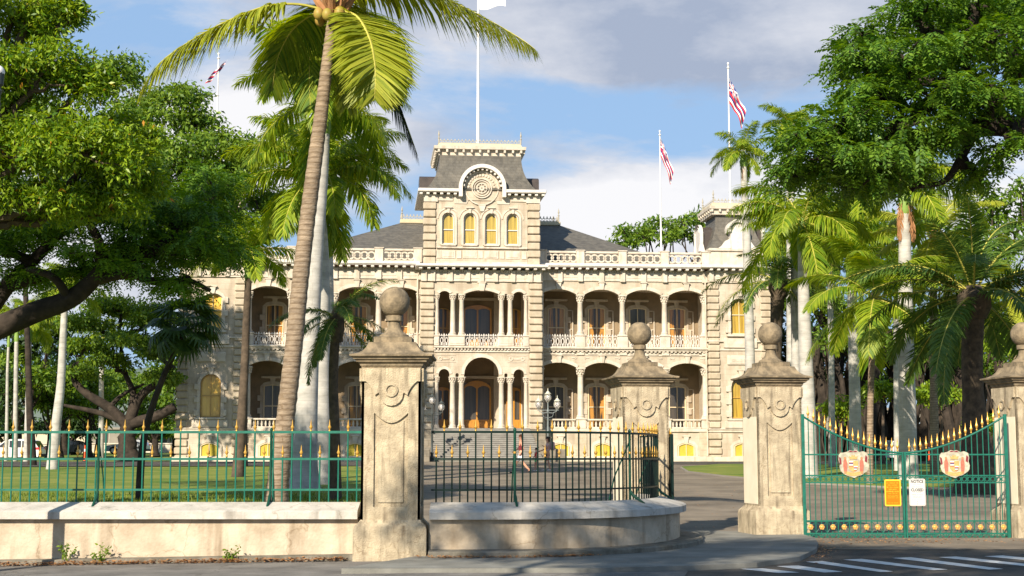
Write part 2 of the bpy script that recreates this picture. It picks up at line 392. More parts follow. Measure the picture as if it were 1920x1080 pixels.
M['leaf_date'] = leafmat('date palm leaflet', (.045,.11,.018), (.14,.22,.035), .28)
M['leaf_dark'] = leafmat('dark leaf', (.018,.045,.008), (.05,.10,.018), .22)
M['leaf_broad'] = leafmat('bright broad leaf', (.06,.16,.010), (.32,.44,.03), .38, .4, c3=(.5,.24,.03))
M['leaf_pod'] = leafmat('monkeypod leaf', (.04,.12,.012), (.17,.30,.03), .38, .5)
M['leaf_mid'] = leafmat('mid green leaf', (.045,.12,.012), (.22,.33,.035), .36)
M['leaf_dry'] = leafmat('fallen brown leaf', (.30,.13,.04), (.48,.25,.10), .1)
M['polewhite'] = mat('white flagpole paint', (.80,.77,.74), (.72,.69,.66), 2, .45)
M['black'] = mat('black rubber', (.02,.02,.022), None, rough=.7)
M['skin'] = mat('skin', (.62,.33,.22), (.56,.28,.18), 6, .55)
M['hair'] = mat('dark hair', (.03,.018,.012), (.05,.03,.02), 20, .6)
M['carwhite'] = mat('white car paint', (.72,.73,.74), None, rough=.3, coat=1)
M['carglass'] = mat('tinted car glass', (.02,.025,.03), None, rough=.05, coat=1, spec=.8)
M['cardark'] = mat('dark car paint', (.03,.035,.045), None, rough=.3, coat=1)
M['redlens'] = mat('red tail lens', (.6,.02,.02), None, rough=.2, coat=1)
M['orange'] = mat('orange cone plastic', (.85,.12,.03), (.75,.09,.02), 6, .5)
M['steel'] = mat('bright steel', (.6,.6,.6), None, rough=.3, metal=.9)
M['litpaleblue'] = mat('pale blue wall', (.35,.42,.5), None)
M['concrete'] = mat('grey concrete', (.28,.25,.21), (.22,.2,.17), .5, .9)
M['glassglobe'] = mat('clear lamp globe', (.85,.85,.85), None, rough=.05)
M['glassglobe'].node_tree.nodes['Principled BSDF'].inputs['Transmission Weight'].default_value = .85
M['opal'] = mat('milky lamp bulb', (.85,.80,.78), None, rough=.3)
M['lampgrey'] = mat('grey painted lamp iron', (.20,.23,.23), (.14,.16,.16), 5, .5)
M['lampdark'] = mat('dark lamp iron', (.04,.05,.05), (.06,.07,.07), 5, .5)
M['lampcap'] = mat('cream lamp cap', (.55,.54,.45), None, rough=.5)
cracks(M['retwall'], .45, .006, .72); cracks(M['coping'], .6, .007, .7); cracks(M['sidewalk'], .35, .009, .55); cracks(M['asphalt'], .4, .008, .55); cracks(M['pillar'], .8, .006, .75)
# ------------------------------------------------------------------ ground
def sheet(name, poly, h, m, step=2.0, kind='structure'):
    """flat ground piece following the terrain; poly in plan"""
    ys = [p[1] for p in poly]; y0, y1 = min(ys), max(ys)
    cuts = sorted(set([y for y, _ in PROF if y0 < y < y1] + [y0 + (y1-y0)*i/max(1, int((y1-y0)/step)) for i in range(int((y1-y0)/step)+1)] + [y0, y1]))
    # slice polygon by rows: for every row find left/right (polygons are y-monotone)
    def span(y):
        xs = []
        n = len(poly)
        for i in range(n):
            a, b = poly[i], poly[(i+1) % n]
            if abs(a[1]-b[1]) < 1e-9:
                if abs(a[1]-y) < 1e-6: xs += [a[0], b[0]]
                continue
            if min(a[1], b[1]) - 1e-9 <= y <= max(a[1], b[1]) + 1e-9: xs.append(a[0] + (b[0]-a[0])*(y-a[1])/(b[1]-a[1]))
        return min(xs), max(xs)
    mb = MB(); K = 9; rows = []
    for y in cuts:
        a, b = span(y); xs = [a + (b-a)*k/K for k in range(K+1)]
        if y < 42:
            xs = [a + (b-a)*k/K for k in range(K+1)]
        rows.append([(x, y, gz(x, y) + h) for x in xs])
    vs = [p for r in rows for p in r]; fs = []
    for j in range(len(rows)-1):
        for k in range(K): q = j*(K+1)+k; fs.append((q, q+1, q+K+2, q+K+1))
    mb.add(vs, fs); o = mb.build(name, m, fix=False); tag(o, kind=kind); return o

def ground_sheet():
    xs = [-900, -300, -120, -60, -30, -22] + [i*1.0 for i in range(-20, 3)] + [8, 20, 40, 70, 130, 300, 900]
    ys = [-60, -20, 0, 10] + [12+i for i in range(0, 32)] + [48, 55, 62, 70, 78, 86, 95, 105, 113, 122, 135, 150, 165, 180, 220, 260, 400, 1000, 4000]
    vs = [(x, y, gz(x, y)) for y in ys for x in xs]; n = len(xs)
    fs = [(j*n+i, j*n+i+1, (j+1)*n+i+1, (j+1)*n+i) for j in range(len(ys)-1) for i in range(n-1)]
    o = MB().add(vs, fs).build('ground', M['grass'], fix=False); tag(o, kind='structure')
ground_sheet()
# curved wall line in plan (front face of retaining wall)
def catmull(P, n=8):
    out = []
    for i in range(len(P)-1):
        p0 = Vector(P[max(i-1, 0)]); p1 = Vector(P[i]); p2 = Vector(P[i+1]); p3 = Vector(P[min(i+2, len(P)-1)])
        for k in range(n):
            t = k/n
            out.append(.5*((2*p1) + (p2-p0)*t + (2*p0-5*p1+4*p2-p3)*t*t + (-p0+3*p1-3*p2+p3)*t**3))
    out.append(Vector(P[-1])); return out
WALLC = catmull([(-1.30,23.42,0),(-.4,23.44,0),(0.6,23.6,0),(1.5,24.1,0),(2.25,24.95,0),(2.82,26.1,0),(3.10,27.4,0),(3.12,28.6,0),(2.95,29.5,0)], 5)
sheet('road', [(-14,-8),(60,-8),(60,19.4),(-14,19.4)], .006, M['asphalt'])
sheet('gate_road', [(1.2,19.4),(60,19.4),(60,31.2),(8.4,31.2),(3.0,31.2)], .012, M['asphalt'])
# asphalt court inside the gate
sheet('driveway', [(-1.2,26),(28,26),(46,99),(-40,99),(-40,97.5),(-9.6,90),(-8.2,80)], .018, M['drive'])
sheet('left_road', [(-90,78),(-8.6,84),(-9.0,99.5),(-90,96)], .034, M['asphalt'])
sheet('back_road', [(9,87),(60,86),(80,98),(10,99)], .034, M['asphalt'])
# strips of sidewalk and the curved kerbed pavement corner
sheet('sidewalk', [(-30,19.4),(2.2,19.4),(3.1,24.6),(-30,24.6)], .020, M['sidewalk'])
def slab(name, pts, z0, z1, m, cham=.02):
    """closed plan polygon extruded upward, following slope at its points"""
    tris = tessellate_polygon([[Vector((x, y, 0)) for x, y in pts]]); n = len(pts)
    vs = [(x, y, gz(x, y)+z0) for x, y in pts] + [(x, y, gz(x, y)+z1) for x, y in pts]
    fs = [(a+n, b+n, c+n) for a, b, c in tris] + [(a, c, b) for a, b, c in tris] + [(i, (i+1) % n, (i+1) % n+n, i+n) for i in range(n)]
    return MB().add(vs, fs).build(name, m)
def gpx(px, py):
    """photo pixel -> point of the flat street level"""
    d = at(px, py, 1.0) - Vector((0, 0, EYE)); t = -EYE / d.z; return (d.x*t, t)
cor = [gpx(*p) for p in ((640,1079),(900,1079),(1100,1079),(1300,1074),(1420,1068),(1500,1056),(1530,1041),(1535,1030),(1528,1018),(1500,1010),(1385,1006),(1290,1004))]
cor = cor + [(3.0, 30.4), (2.2, 30.4)] + [(p.x-.15, p.y+.15) for p in reversed(WALLC[4:])] + [(-1.4, 23.6)]
tag(slab('corner_pavement', cor, -.05, .085, M['pavement']), kind='structure')
# zebra crossing bars, measured on the street plane
for q in (((1388,1071),(1430,1070),(1500,1078),(1460,1079)), ((1456,1066),(1497,1064.7),(1580,1076.5),(1545,1078)), ((1511,1057.5),(1541,1056),(1675,1076),(1651,1077)),
          ((1581,1053.4),(1616,1052),(1777,1072.4),(1751,1073.4)), ((1673,1050.2),(1708,1048.9),(1882,1071.2),(1854,1072.4)), ((1760,1048.8),(1793,1047.4),(1985,1068),(1955,1069.2)), ((1845,1047),(1880,1045.4),(2070,1064),(2040,1065.3))):
    P = [gpx(*p) for p in q]
    o = MB().add([(x, y, gz(x, y)+.017) for x, y in P], [(0,1,2,3)]).build('crossing_stripe', M['paint'], fix=False); tag(o, kind='structure')
# lawn islands on the court, each with a low kerb
def island(name, pts, h=.10):
    tag(slab(name, pts, -.05, h, M['grass']), kind='structure')
    outer = pts; c = Vector((sum(p[0] for p in pts)/len(pts), sum(p[1] for p in pts)/len(pts)))
    mb = MB()
    n = len(pts)
    for i in range(n):
        a, b = pts[i], pts[(i+1) % n]
        def o(p): d = (Vector(p)-c).normalized(); return (p[0]+d.x*.16, p[1]+d.y*.16)
        a2, b2 = o(a), o(b)
        V = [(a[0],a[1],gz(*a)-.05),(b[0],b[1],gz(*b)-.05),(b2[0],b2[1],gz(*b2)-.05),(a2[0],a2[1],gz(*a2)-.05)]
        mb.add(V + [(x,y,z+.13) for x,y,z in V], [(4,5,6,7),(2,3,7,6),(0,1,5,4)])
    tag(mb.build(name.replace('lawn', 'kerb'), M['concrete']), kind='structure')
island('right_lawn', [(8.6,72),(9.4,66),(11.4,58),(14,54),(20,52),(36,52),(45,64),(45,86),(12,86),(9.2,80)])
# kerb at foot of the curved wall
def ribbon(line, offs, zs, name, m, parent=None, zf=None):
    """sweep a cross-section (offset outward, z) along a plan line"""
    vs = []; fs = []; K = len(offs)
    for i, p in enumerate(line):
        t = (line[min(i+1, len(line)-1)] - line[max(i-1, 0)]).normalized(); nrm = Vector((t.y, -t.x, 0))
        for o, z in zip(offs, zs):
            q = p + nrm*o; vs.append((q.x, q.y, z + (gz(q.x, q.y) if zf is None else zf(q))))
    for i in range(len(line)-1):
        for k in range(K): k2 = (k+1) % K; fs.append((i*K+k, i*K+k2, (i+1)*K+k2, (i+1)*K+k))
    fs.append(tuple(range(K))); fs.append(tuple((len(line)-1)*K+k for k in range(K))[::-1])
    return MB().add(vs, fs).build(name, m, parent)
KERB = [Vector((-2.8,23.2,0)), Vector((-1.3,23.1,0))] + WALLC[3:]
tag(ribbon([Vector((-12,23.62,0)), Vector((-6,23.62,0)), Vector((-2.5,23.62,0))], [0,.22,.22,0], [-.05,-.05,.10,.11], 'wall_kerb', M['kerb']), kind='structure')
tag(ribbon(WALLC, [-.05,.42,.42,.40,-.05], [-.05,-.05,.15,.17,.18], 'curved_kerb', M['kerb']), kind='structure')

# ------------------------------------------------------------------ palace
PHI = radians(5.5); PO = at(900, 700, 106); PZ = 1.30
pal = thing('palace', (PO.x, 106, PZ), 'grand cream palace with columned verandas and mansard towers at the end of the drive', 'palace', PHI)
def PB(mb, name, m, parent=pal, smooth=False, loc=None):
    return mb.build(name, m, parent, smooth, off=(0,0,-PZ) if parent is pal and loc is None else (0,0,0), loc=loc)
def arc(x0, x1, zs, rise, n=12):
    h = (x1-x0)/2
    if rise <= 0: return [(x0, zs), (x1, zs)]
    R = (h*h+rise*rise)/(2*rise); cz = zs+rise-R; cx = (x0+x1)/2; a = asin(min(1, h/R))
    if rise > h: a = pi - a
    return [(cx + R*sin(-a + 2*a*i/n), cz + R*cos(-a + 2*a*i/n)) for i in range(n+1)]
def opening(x0, x1, z0, zs, rise, n=10): return [(x0, z0)] + [(x1, z0)] + arc(x0, x1, zs, rise, n)[::-1]
def band(x0, x1, zs, rise, w, n=14):
    """arch trim polygon"""
    h = (x1-x0)/2; R = (h*h+rise*rise)/(2*rise); cz = zs+rise-R; cx = (x0+x1)/2; a = asin(min(1, h/R))
    I = [(cx+R*sin(-a+2*a*i/n), cz+R*cos(-a+2*a*i/n)) for i in range(n+1)]
    O = [(cx+(R+w)*sin(-a+2*a*i/n), cz+(R+w)*cos(-a+2*a*i/n)) for i in range(n+1)]
    return I + O[::-1]
COLX = [7.35, 10.48, 13.62]; WX0, WX1 = 4.25, 16.7
# --- main body
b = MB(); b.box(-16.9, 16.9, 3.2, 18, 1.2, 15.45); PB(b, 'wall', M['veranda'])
for s in (-1, 1):
    b = MB(); b.box(min(s*4.3, s*16.8), max(s*4.3, s*16.8), 0, 3.19, 1.2, 3.5); PB(b, 'basement_wall', M['wall'])
b = MB(); b.box(-21.7,21.7,-.95,-.2,1.2,1.62)
for s in (-1, 1): b.box(min(s*4.3, s*16.8), max(s*4.3, s*16.8), -.35, -.01, 1.2, 1.66)
PB(b, 'plinth', M['trim'])
# verandah floors and string courses
for s in (-1, 1):
    X0, X1 = sorted((s*4.3, s*16.75)); b = MB()
    b.cbox(X0, X1, -.14, 3.2, 3.42, 3.66, .03)
    b.cbox(X0, X1, -.32, 3.2, 9.42, 9.56, .03); b.box(X0, X1, -.2, 0, 9.30, 9.42)
    b.box(X0, X1, 0.02, 3.2, 8.95, 9.30); b.box(X0, X1, .02, 3.2, 14.0, 14.4)
    PB(b, 'veranda_floor', M['trim'])
b = MB(); b.box(-4.2, 4.2, -1.55, 3.2, 3.30, 3.64); b.box(-4.2, 4.2, -1.2, 3.2, 9.0, 9.5); b.box(-4.2, 4.2, -1.2, 3.2, 13.9, 14.3)
PB(b, 'loggia_floor', M['trim'])
# --- arcades of the wings
def arcade(s, zs, rise, ztop, name):
    ed = [WX0] + COLX + [WX1]
    bays = []
    for i in range(4):
        a = ed[i] + (.12 if i == 0 else .26); c = ed[i+1] - (.12 if i == 3 else .26); bays.append((a, c))
    low = []
    for a, c in bays: low += arc(a, c, zs, rise, 12)
    poly = [(WX0, zs)] + low + [(WX1, zs), (WX1, ztop), (WX0, ztop)]
    # lower profile must rest at spring level between bays
    if s < 0: poly = [(-x, z) for x, z in poly]; bays = [(-c, -a) for a, c in bays]
    b = MB(); b.plate(poly, [], 0.0, .42); PB(b, name, M['wall'])
    b = MB()
    for a, c in bays:
        b.plate(band(a+.02, c-.02, zs, rise, .24), [], -.06, .2)
        cx = (a+c)/2; b.plate([(cx-.13, zs+rise-.02), (cx+.13, zs+rise-.02), (cx+.20, zs+rise+.48), (cx-.20, zs+rise+.48)], [], -.16, .1)
        b.cbox(cx-.26, cx+.26, -.22, .05, zs+rise+.48, zs+rise+.56, .015)
        if zs < 10:     # little carved scroll beside each keystone
            for q in (-1, 1):
                b.ring(cx+q*1.25, ztop-.16, .08, .035, -.05, .01, 8); b.box(min(cx+q*.95, cx+q*1.17), max(cx+q*.95, cx+q*1.17), -.04, .01, ztop-.19, ztop-.13)
    PB(b, 'arch_trim', M['trim'])
    return bays
bays_low = {}; bays_up = {}
for s in (-1, 1):
    bays_low[s] = arcade(s, 8.05, .40, 8.95, 'lower_arcade'); bays_up[s] = arcade(s, 13.41, .40, 14.43, 'upper_arcade')
# --- columns
def column(z0, z1, r, capz):
    h = MB(); h.lathe([(r*1.45, 0), (r*1.45, .06), (r*1.25, .12), (r*1.32, .18), (r*1.08, .24), (r*1.0, .3), (r*.98, (capz-z0)*.4), (r*.84, capz-z0-.06), (r*.95, capz-z0-.03), (r*.84, capz-z0)], 14)
    return h
def capital(z0, z1, r):
    h = MB(); H = z1-z0
    h.lathe([(r*.84, 0), (r*.92, H*.3), (r*1.0, H*.6), (r*1.35, H*.84)], 12)
    for k in range(8):
        a = 2*pi*k/8; c, s_ = cos(a), sin(a)
        for lvl, rr in ((.12, 1.02), (.42, 1.18)):
            aa = a + (pi/8 if lvl > .3 else 0); c2, s2 = cos(aa), sin(aa)
            h.sphere((c2*r*rr, s2*r*rr, H*(lvl+.14)), r*.24, 5, 4, (1, 1, 1.5))
    for k in range(4):
        a = pi/4 + pi/2*k; h.sphere((cos(a)*r*1.5, sin(a)*r*1.5, H*.76), r*.26, 6, 4)
    h.cbox(-r*1.45, r*1.45, -r*1.45, r*1.45, H*.84, H, .02)
    return h
cs = {}
def place_col(x, y, z0, capz, z1, r, key):
    if key not in cs:
        o = PB(column(z0, z1, r, capz), 'column', M['trim'], loc=(x, y, z0-PZ), smooth=True)
        c = capital(capz, z1, r).build('capital', M['trim'], o, True); c.location = (0, 0, capz-z0); cs[key] = (o, c)
    else:
        o0, c0 = cs[key]; o = link_copy(o0, pal, (x, y, z0-PZ)); link_copy(c0, o)
for s in (-1, 1):
    for x in COLX: place_col(s*x, .21, 4.38, 7.5, 8.05, .235, 'lw'); place_col(s*x, .21, 10.47, 12.86, 13.41, .215, 'uw')
    for x in (WX0+.1, WX1-.1): place_col(s*x, .21, 4.38, 7.5, 8.05, .235, 'lw'); place_col(s*x, .21, 10.47, 12.86, 13.41, .215, 'uw')
    for x in (1.43, 2.06): place_col(s*x, -1.3, 3.64, 6.85, 7.28, .20, 'lt'); place_col(s*x, -1.3, 10.24, 12.78, 13.18, .185, 'ut')
    place_col(s*3.20, -1.3, 3.64, 6.85, 7.28, .16, 'lth'); place_col(s*3.20, -1.3, 10.24, 12.78, 13.18, .15, 'uth')
# pedestals
for s in (-1, 1):
    for x in [WX0+.1] + COLX + [WX1-.1]:
        X = s*x
        for z0, z1 in ((3.66, 4.30), (9.56, 10.38)):
            b = MB(); b.cbox(X-.36, X+.36, -.13, .5, z0, z1, .03); b.cbox(X-.42, X+.42, -.19, .55, z1, z1+.09, .02); PB(b, 'pedestal', M['trim'])
    for x0, x1 in ((1.2, 2.32), (3.03, 3.4)):
        b = MB(); X0, X1 = sorted((s*x0, s*x1)); b.cbox(X0, X1, -1.56, -1.0, 9.5, 10.18, .03); b.cbox(X0-.04, X1+.04, -1.62, -1.0, 10.18, 10.26, .02)
        b.box(X0+.08, X1-.08, -1.585, -1.55, 9.66, 10.04); PB(b, 'pedestal', M['trim'])
# stone baluster rails of the lower verandah
def balustrade(x0, x1):
    b = MB(); b.cbox(x0, x1, -.02, .26, 3.66, 3.78, .02); b.cbox(x0, x1, -.05, .29, 4.24, 4.36, .02)
    n = int((x1-x0)/.27); w = (x1-x0)/n
    for i in range(n): b.lathe([(.07,3.78),(.05,3.84),(.09,3.95),(.06,4.08),(.045,4.17),(.07,4.24)], 7, (x0+w*(i+.5), .12, 0), cap=False)
    PB(b, 'stone_balustrade', M['trim'], smooth=True)
def ironrail(x0, x1, y, z0, z1, pitch=.37):
    """white cast iron railing: ovals between bars, crested with small spears"""
    b = MB(); n = max(1, round((x1-x0)/pitch)); w = (x1-x0)/n; H = z1-z0
    for zz, t in ((z0+.04, .03), (z0+.16, .022), (z1-.26, .022), (z1-.15, .035)): b.box(x0, x1, y-.03, y+.03, zz, zz+t)
    for i in range(n):
        cx = x0+w*(i+.5); cz = z0+.19 + (H-.47)/2; rz = (H-.47)/2+.01; rx = w*.34
        k = 12; vs = []; fs = []
        for j in range(k):
            a = 2*pi*j/k
            for q in (1.0, .62):
                for yy in (y-.025, y+.025): vs.append((cx+rx*q*cos(a), yy, cz+rz*(q if q == 1 else .78)*sin(a)))
        for j in range(k):
            A = j*4; B = ((j+1) % k)*4; fs += [(A,A+2,B+2,B),(A+1,B+1,B+3,A+3),(A,B,B+1,A+1),(A+2,A+3,B+3,B+2)]
        b.add(vs, fs)
        b.ring(cx, z0+.11, .055, .025, y-.02, y+.02, 8)
    for i in range(n+1):
        x = x0+w*i; b.box(x-.022, x+.022, y-.02, y+.02, z0, z1-.1)
        b.plate([(x-.02, z1-.12), (x+.02, z1-.12), (x+.065, z1-.03), (x+.02, z1-.02), (x, z1+.06), (x-.02, z1-.02), (x-.065, z1-.03)], [], y-.015, y+.015)
    for i in range(n):
        x = x0+w*(i+.5); b.plate([(x-.015, z1-.12), (x+.015, z1-.12), (x+.045, z1-.06), (x, z1), (x-.045, z1-.06)], [], y-.015, y+.015)
    PB(b, 'iron_railing', M['white'])
for s in (-1, 1):
    ed = [WX0+.1] + COLX + [WX1-.1]
    for i in range(4):
        a, c = sorted((s*(ed[i]+.38), s*(ed[i+1]-.38))); balustrade(a, c); ironrail(a, c, .05, 9.56, 10.50)
for a, c in ((-1.18, 1.18), (2.34, 3.02), (-3.02, -2.34)): ironrail(a, c, -1.4, 9.5, 10.36, .34)
# --- windows
def window(x, y, z0, w, h, rise, fm, pm, mull=True, trans=.5, name='window', parent=pal, facing=0, fr=.09, surround=None, inset=.12, dz=0):
    """framed sash window: arch top, centre mullion and meeting rail; returns the window"""
    zs = z0+h-rise; x0, x1 = -w/2, w/2
    out = opening(x0, x1, 0, zs-z0, rise); inn = opening(x0+fr, x1-fr, fr, zs-z0-fr*.3, max(.01, rise-fr*.5) if rise > 0 else 0)
    b = MB(); b.plate(out, [inn], 0, .1)
    if mull: b.box(-.025, .025, .02, .08, fr, h-fr*.9)
    if trans: b.box(x0+fr*.9, x1-fr*.9, .01, .075, h*trans-.035, h*trans+.035)
    o = PB(b, name, fm, parent, loc=(x, y, z0-PZ))
    p = MB(); p.plate(opening(x0+fr*.5, x1-fr*.5, fr*.5, zs-z0-fr*.2, rise), [], .085, .13); p.build('pane', pm, o)
    return o
def surround(x, y, z0, w, h, rise, blocks_=True, key=True, t=.1, sill=True):
    b = MB(); zs = z0+h-rise; fw = .22
    outer = [(x-w/2-fw, z0), (x-w/2, z0)] + arc(x-w/2, x+w/2, zs, rise, 12) + [(x+w/2, z0), (x+w/2+fw, z0)]
    hh = w/2; R = (hh*hh+rise*rise)/(2*rise); cz = zs+rise-R; a = asin(min(1, hh/R))
    if rise/hh > .9: a = pi/2
    o2 = [(x+(R+fw)*sin(a-2*a*i/12), cz+(R+fw)*cos(a-2*a*i/12)) for i in range(13)]
    if rise/hh <= .9: o2 = [(x+w/2+fw, zs)] + o2[1:-1] + [(x-w/2-fw, zs)]
    b.plate(outer + o2, [], y-t, y+.02)
    if blocks_:
        k = 0; z = z0+.1
        while z < zs-.3:
            if k % 2 == 0:
                for s in (-1, 1): X0, X1 = sorted((x+s*(w/2+.02), x+s*(w/2+.42))); b.cbox(X0, X1, y-t-.05, y, z, z+.42, .02)
            z += .46; k += 1
    if key: b.plate([(x-.12, zs+rise-.03), (x+.12, zs+rise-.03), (x+.2, zs+rise+.42), (x-.2, zs+rise+.42)], [], y-t-.09, y); b.cbox(x-.3, x+.3, y-t-.12, y, zs+rise+.42, zs+rise+.52, .02)
    if sill: b.cbox(x-w/2-.35, x+w/2+.35, y-t-.1, y, z0-.16, z0-.01, .02)
    return b
BAYC = [5.85, 8.92, 12.05, 15.05]
for s in (-1, 1):
    for i, x in enumerate(BAYC):
        for z0, h in ((3.75, 3.15), (9.7, 3.1)):
            X = s*x + (.1 if z0 > 9 else .05)
            window(X, 3.06, z0, 1.32, h, .12, M['creamframe'], M['curtain'] if (i + (z0 > 9)) % 3 else M['darkglass'], trans=.5)
            q = surround(X, 3.2, z0, 1.36, h+.02, .14, blocks_=True, t=.09, sill=False); q.cbox(X-.85, X+.85, 2.95, 3.2, z0+h+.45, z0+h+.62, .03); PB(q, 'window_surround', M['wall'])
            if s > 0:
                o = window(X+1.02, 3.08, z0, .55, h-.2, .05, M['wall'], M['veranda'], mull=False, trans=.5, name='folded_shutter')
# basement windows under the verandas
for s in (-1, 1):
    for x in BAYC:
        X = s*x; window(X, -.14, 1.60, 1.25, 1.02, .22, M['creamframe'], M['yellowshutter'], trans=0, name='basement_window')
        PB(surround(X, .0, 1.60, 1.29, 1.05, .24, blocks_=False, key=True, t=.06, sill=False), 'window_surround', M['trim'])
# pilaster strips of the basement
for s in (-1, 1):
    for x in [WX0+.25] + COLX + [WX1-.25]:
        b = MB()
        for k in range(4): b.cbox(s*x-.42, s*x+.42, -.07, .02, 1.66+k*.435, 2.10+k*.435, .025)
        PB(b, 'basement_pilaster', M['quoin'])
# --- entablature of verandah: dentils, panels, frieze
for s in (-1, 1):
    b = MB(); X0, X1 = sorted((s*4.3, s*16.75)); n = int((X1-X0)/.30)
    for i in range(n): x = X0+.15+i*.30; b.box(x-.08, x+.08, -.17, 0, 9.20, 9.30)
    b.box(X0, X1, -.05, 0, 8.96, 9.00)
    for x in [WX0+.1] + COLX + [WX1-.1]: b.cbox(s*x-.28, s*x+.28, -.1, .02, 8.98, 9.22, .02)
    for x in BAYC: b.box(s*x-1.05, s*x+1.05, -.035, .0, 9.04, 9.17)
    # frieze
    b.box(X0, X1, -.09, 0, 14.43, 14.52); b.box(X0, X1, -.06, .42, 14.52, 15.18); b.box(X0, X1, -.13, .42, 15.18, 15.26)
    for x in [WX0+.1] + COLX + [WX1-.1] + [q+.0 for q in BAYC]:
        b.cbox(s*x-.19, s*x+.19, -.22, -.02, 14.36, 15.2, .03)
    for i in range(8):
        w = (12.45/8); x = X0+.0+w*(i+.5); b.box(x-.52, x+.52, -.085, -.05, 14.66, 15.04)
    m = int((X1-X0)/.19)
    for i in range(m): x = X0+.1+i*.19; b.box(x-.055, x+.055, -.16, -.1, 15.08, 15.18)
    PB(b, 'entablature', M['trim'])
SOFF = mat('brown painted soffit', (.20,.11,.08), None)
for s in (-1, 1):
    b = MB(); X0, X1 = sorted((s*4.4, s*16.9)); n = round((X1-X0)/.56)
    for i in range(n+1): x = X0+(X1-X0)*i/n; b.cbox(x-.12, x+.12, -.68, .02, 15.2, 15.40, .03)
    b.cbox(X0-.1, X1, -.82, 1.5, 15.41, 15.62, .04); b.box(X0-.1, X1, -.74, 1.4, 15.36, 15.42)
    PB(b, 'cornice', M['white'])
    b = MB(); b.box(X0, X1, -.62, .3, 15.30, 15.36); PB(b, 'soffit', SOFF)
# --- pierced parapet
def parapet(x0, x1, y, z0=15.62, z1=16.62, n=4):
    w = (x1-x0)/n; H = z1-z0; b = MB(); zc_ = z0+.16+(H-.34)/2; hh = (H-.36)/2
    b.cbox(x0, x1, y-.1, y+.14, z0, z0+.16, .02); b.cbox(x0, x1, y-.14, y+.18, z1-.16, z1, .03)
    for i in range(n):
        cx = x0+w*(i+.5); b.ring(cx, zc_, hh*.98, hh*.64, y-.06, y+.06, 14)
        if i < n-1: b.ring(cx+w/2, zc_, hh*.40, hh*.22, y-.05, y+.05, 8)
    PB(b, 'pierced_parapet', M['trim'])
for s in (-1, 1):
    ed = [WX0+.3] + COLX + [WX1]
    for x in ed: b = MB(); b.cbox(s*x-.3, s*x+.3, -.25, .25, 15.62, 16.62, .03); b.cbox(s*x-.35, s*x+.35, -.3, .3, 16.62, 16.70, .02); PB(b, 'parapet_pier', M['trim'])
    for i in range(4): a, c = sorted((s*(ed[i]+.3), s*(ed[i+1]-.3))); parapet(a, c, 0, n=5)
# --- central tower
def towerfront(z0, z1, ops, name):
    b = MB(); b.plate([(-3.4, z0), (3.4, z0), (3.4, z1), (-3.4, z1)], ops, -1.5, -1.1); return PB(b, name, M['wall'])
# lower storey wall with five arches (openings cut from the floor up)
def comb(z0, ztop, arches):
    """wall above open arches: polygon with arch-shaped bites"""
    low = []
    for x0, x1, zs, rise in arches: low += [(x0, z0)] * 0 + arc(x0, x1, zs, rise, 14)
    return [(-3.4, z0)] + low + [(3.4, z0), (3.4, ztop), (-3.4, ztop)]
A1 = [(-3.06,-2.28,7.42,.42),(-1.86,-1.63,7.40,.15),(-1.25,1.25,7.44,1.25),(1.63,1.86,7.40,.15),(2.28,3.06,7.42,.42)]
poly = [(-3.4,7.28)]
for x0, x1, zs, r in A1: poly += [(x0, 7.28)] + arc(x0, x1, zs, r*.999, 14) + [(x1, 7.28)]
poly += [(3.4,7.28),(3.4,9.05),(-3.4,9.05)]
b = MB(); b.plate(poly, [], -1.5, -1.08); PB(b, 'porch_arches', M['wall'])
b = MB()
for x0, x1, zs, r in A1:
    if x1-x0 > .3: b.plate(band(x0+.01, x1-.01, zs, r*.995, .19 if x1-x0 < 1 else .24), [], -1.56, -1.3)
for s in (-1, 1):
    b.ring(s*2.1, 8.58, .16, .09, -1.54, -1.48, 10); b.ring(s*2.95, 8.58, .16, .09, -1.54, -1.48, 10); b.box(min(s*2.3, s*2.75), max(s*2.3, s*2.75), -1.535, -1.5, 8.52, 8.62)
    b.box(*sorted((s*1.85, s*3.25)), -1.53, -1.5, 8.32, 8.36); b.box(*sorted((s*1.85, s*3.25)), -1.53, -1.5, 8.80, 8.84)
b.cbox(-3.4, 3.4, -1.78, -1.2, 9.32, 9.46, .03); b.box(-3.4, 3.4, -1.6, -1.1, 9.05, 9.20)
for i in range(29): x = -3.36+i*.24; b.box(x-.07, x+.07, -1.70, -1.5, 9.20, 9.32)
PB(b, 'porch_trim', M['trim'])
poly = [(-3.4,13.18)]
A2 = [(-3.06,-2.28,13.22,.2),(-1.86,-1.63,13.2,.06),(-1.25,1.25,13.22,.28),(1.63,1.86,13.2,.06),(2.28,3.06,13.22,.2)]
for x0, x1, zs, r in A2: poly += [(x0, 13.18)] + arc(x0, x1, zs, r, 10) + [(x1, 13.18)]
poly += [(3.4,13.18),(3.4,14.15),(-3.4,14.15)]
b = MB(); b.plate(poly, [], -1.5, -1.08); PB(b, 'loggia_arches', M['wall'])
b = MB()
for x0, x1, zs, r in A2:
    if x1-x0 > .3: b.plate(band(x0+.01, x1-.01, zs, r, .2), [], -1.56, -1.3)
b.plate([(-.16,13.45),(.16,13.45),(.25,14.0),(-.25,14.0)], [], -1.66, -1.4); b.cbox(-.32,.32,-1.7,-1.4,14.0,14.1,.02)
b.box(-4.35, 4.35, -1.62, -1.0, 14.12, 14.20); b.box(-4.35, 4.35, -1.56, -1.0, 14.2, 14.86); b.box(-4.35, 4.35, -1.66, -1.0, 14.86, 14.93)
for x in (-4.1, -3.5, -2.25, -1.0, 0, 1.0, 2.25, 3.5, 4.1): b.cbox(x-.17, x+.17, -1.72, -1.5, 14.08, 14.88, .03)
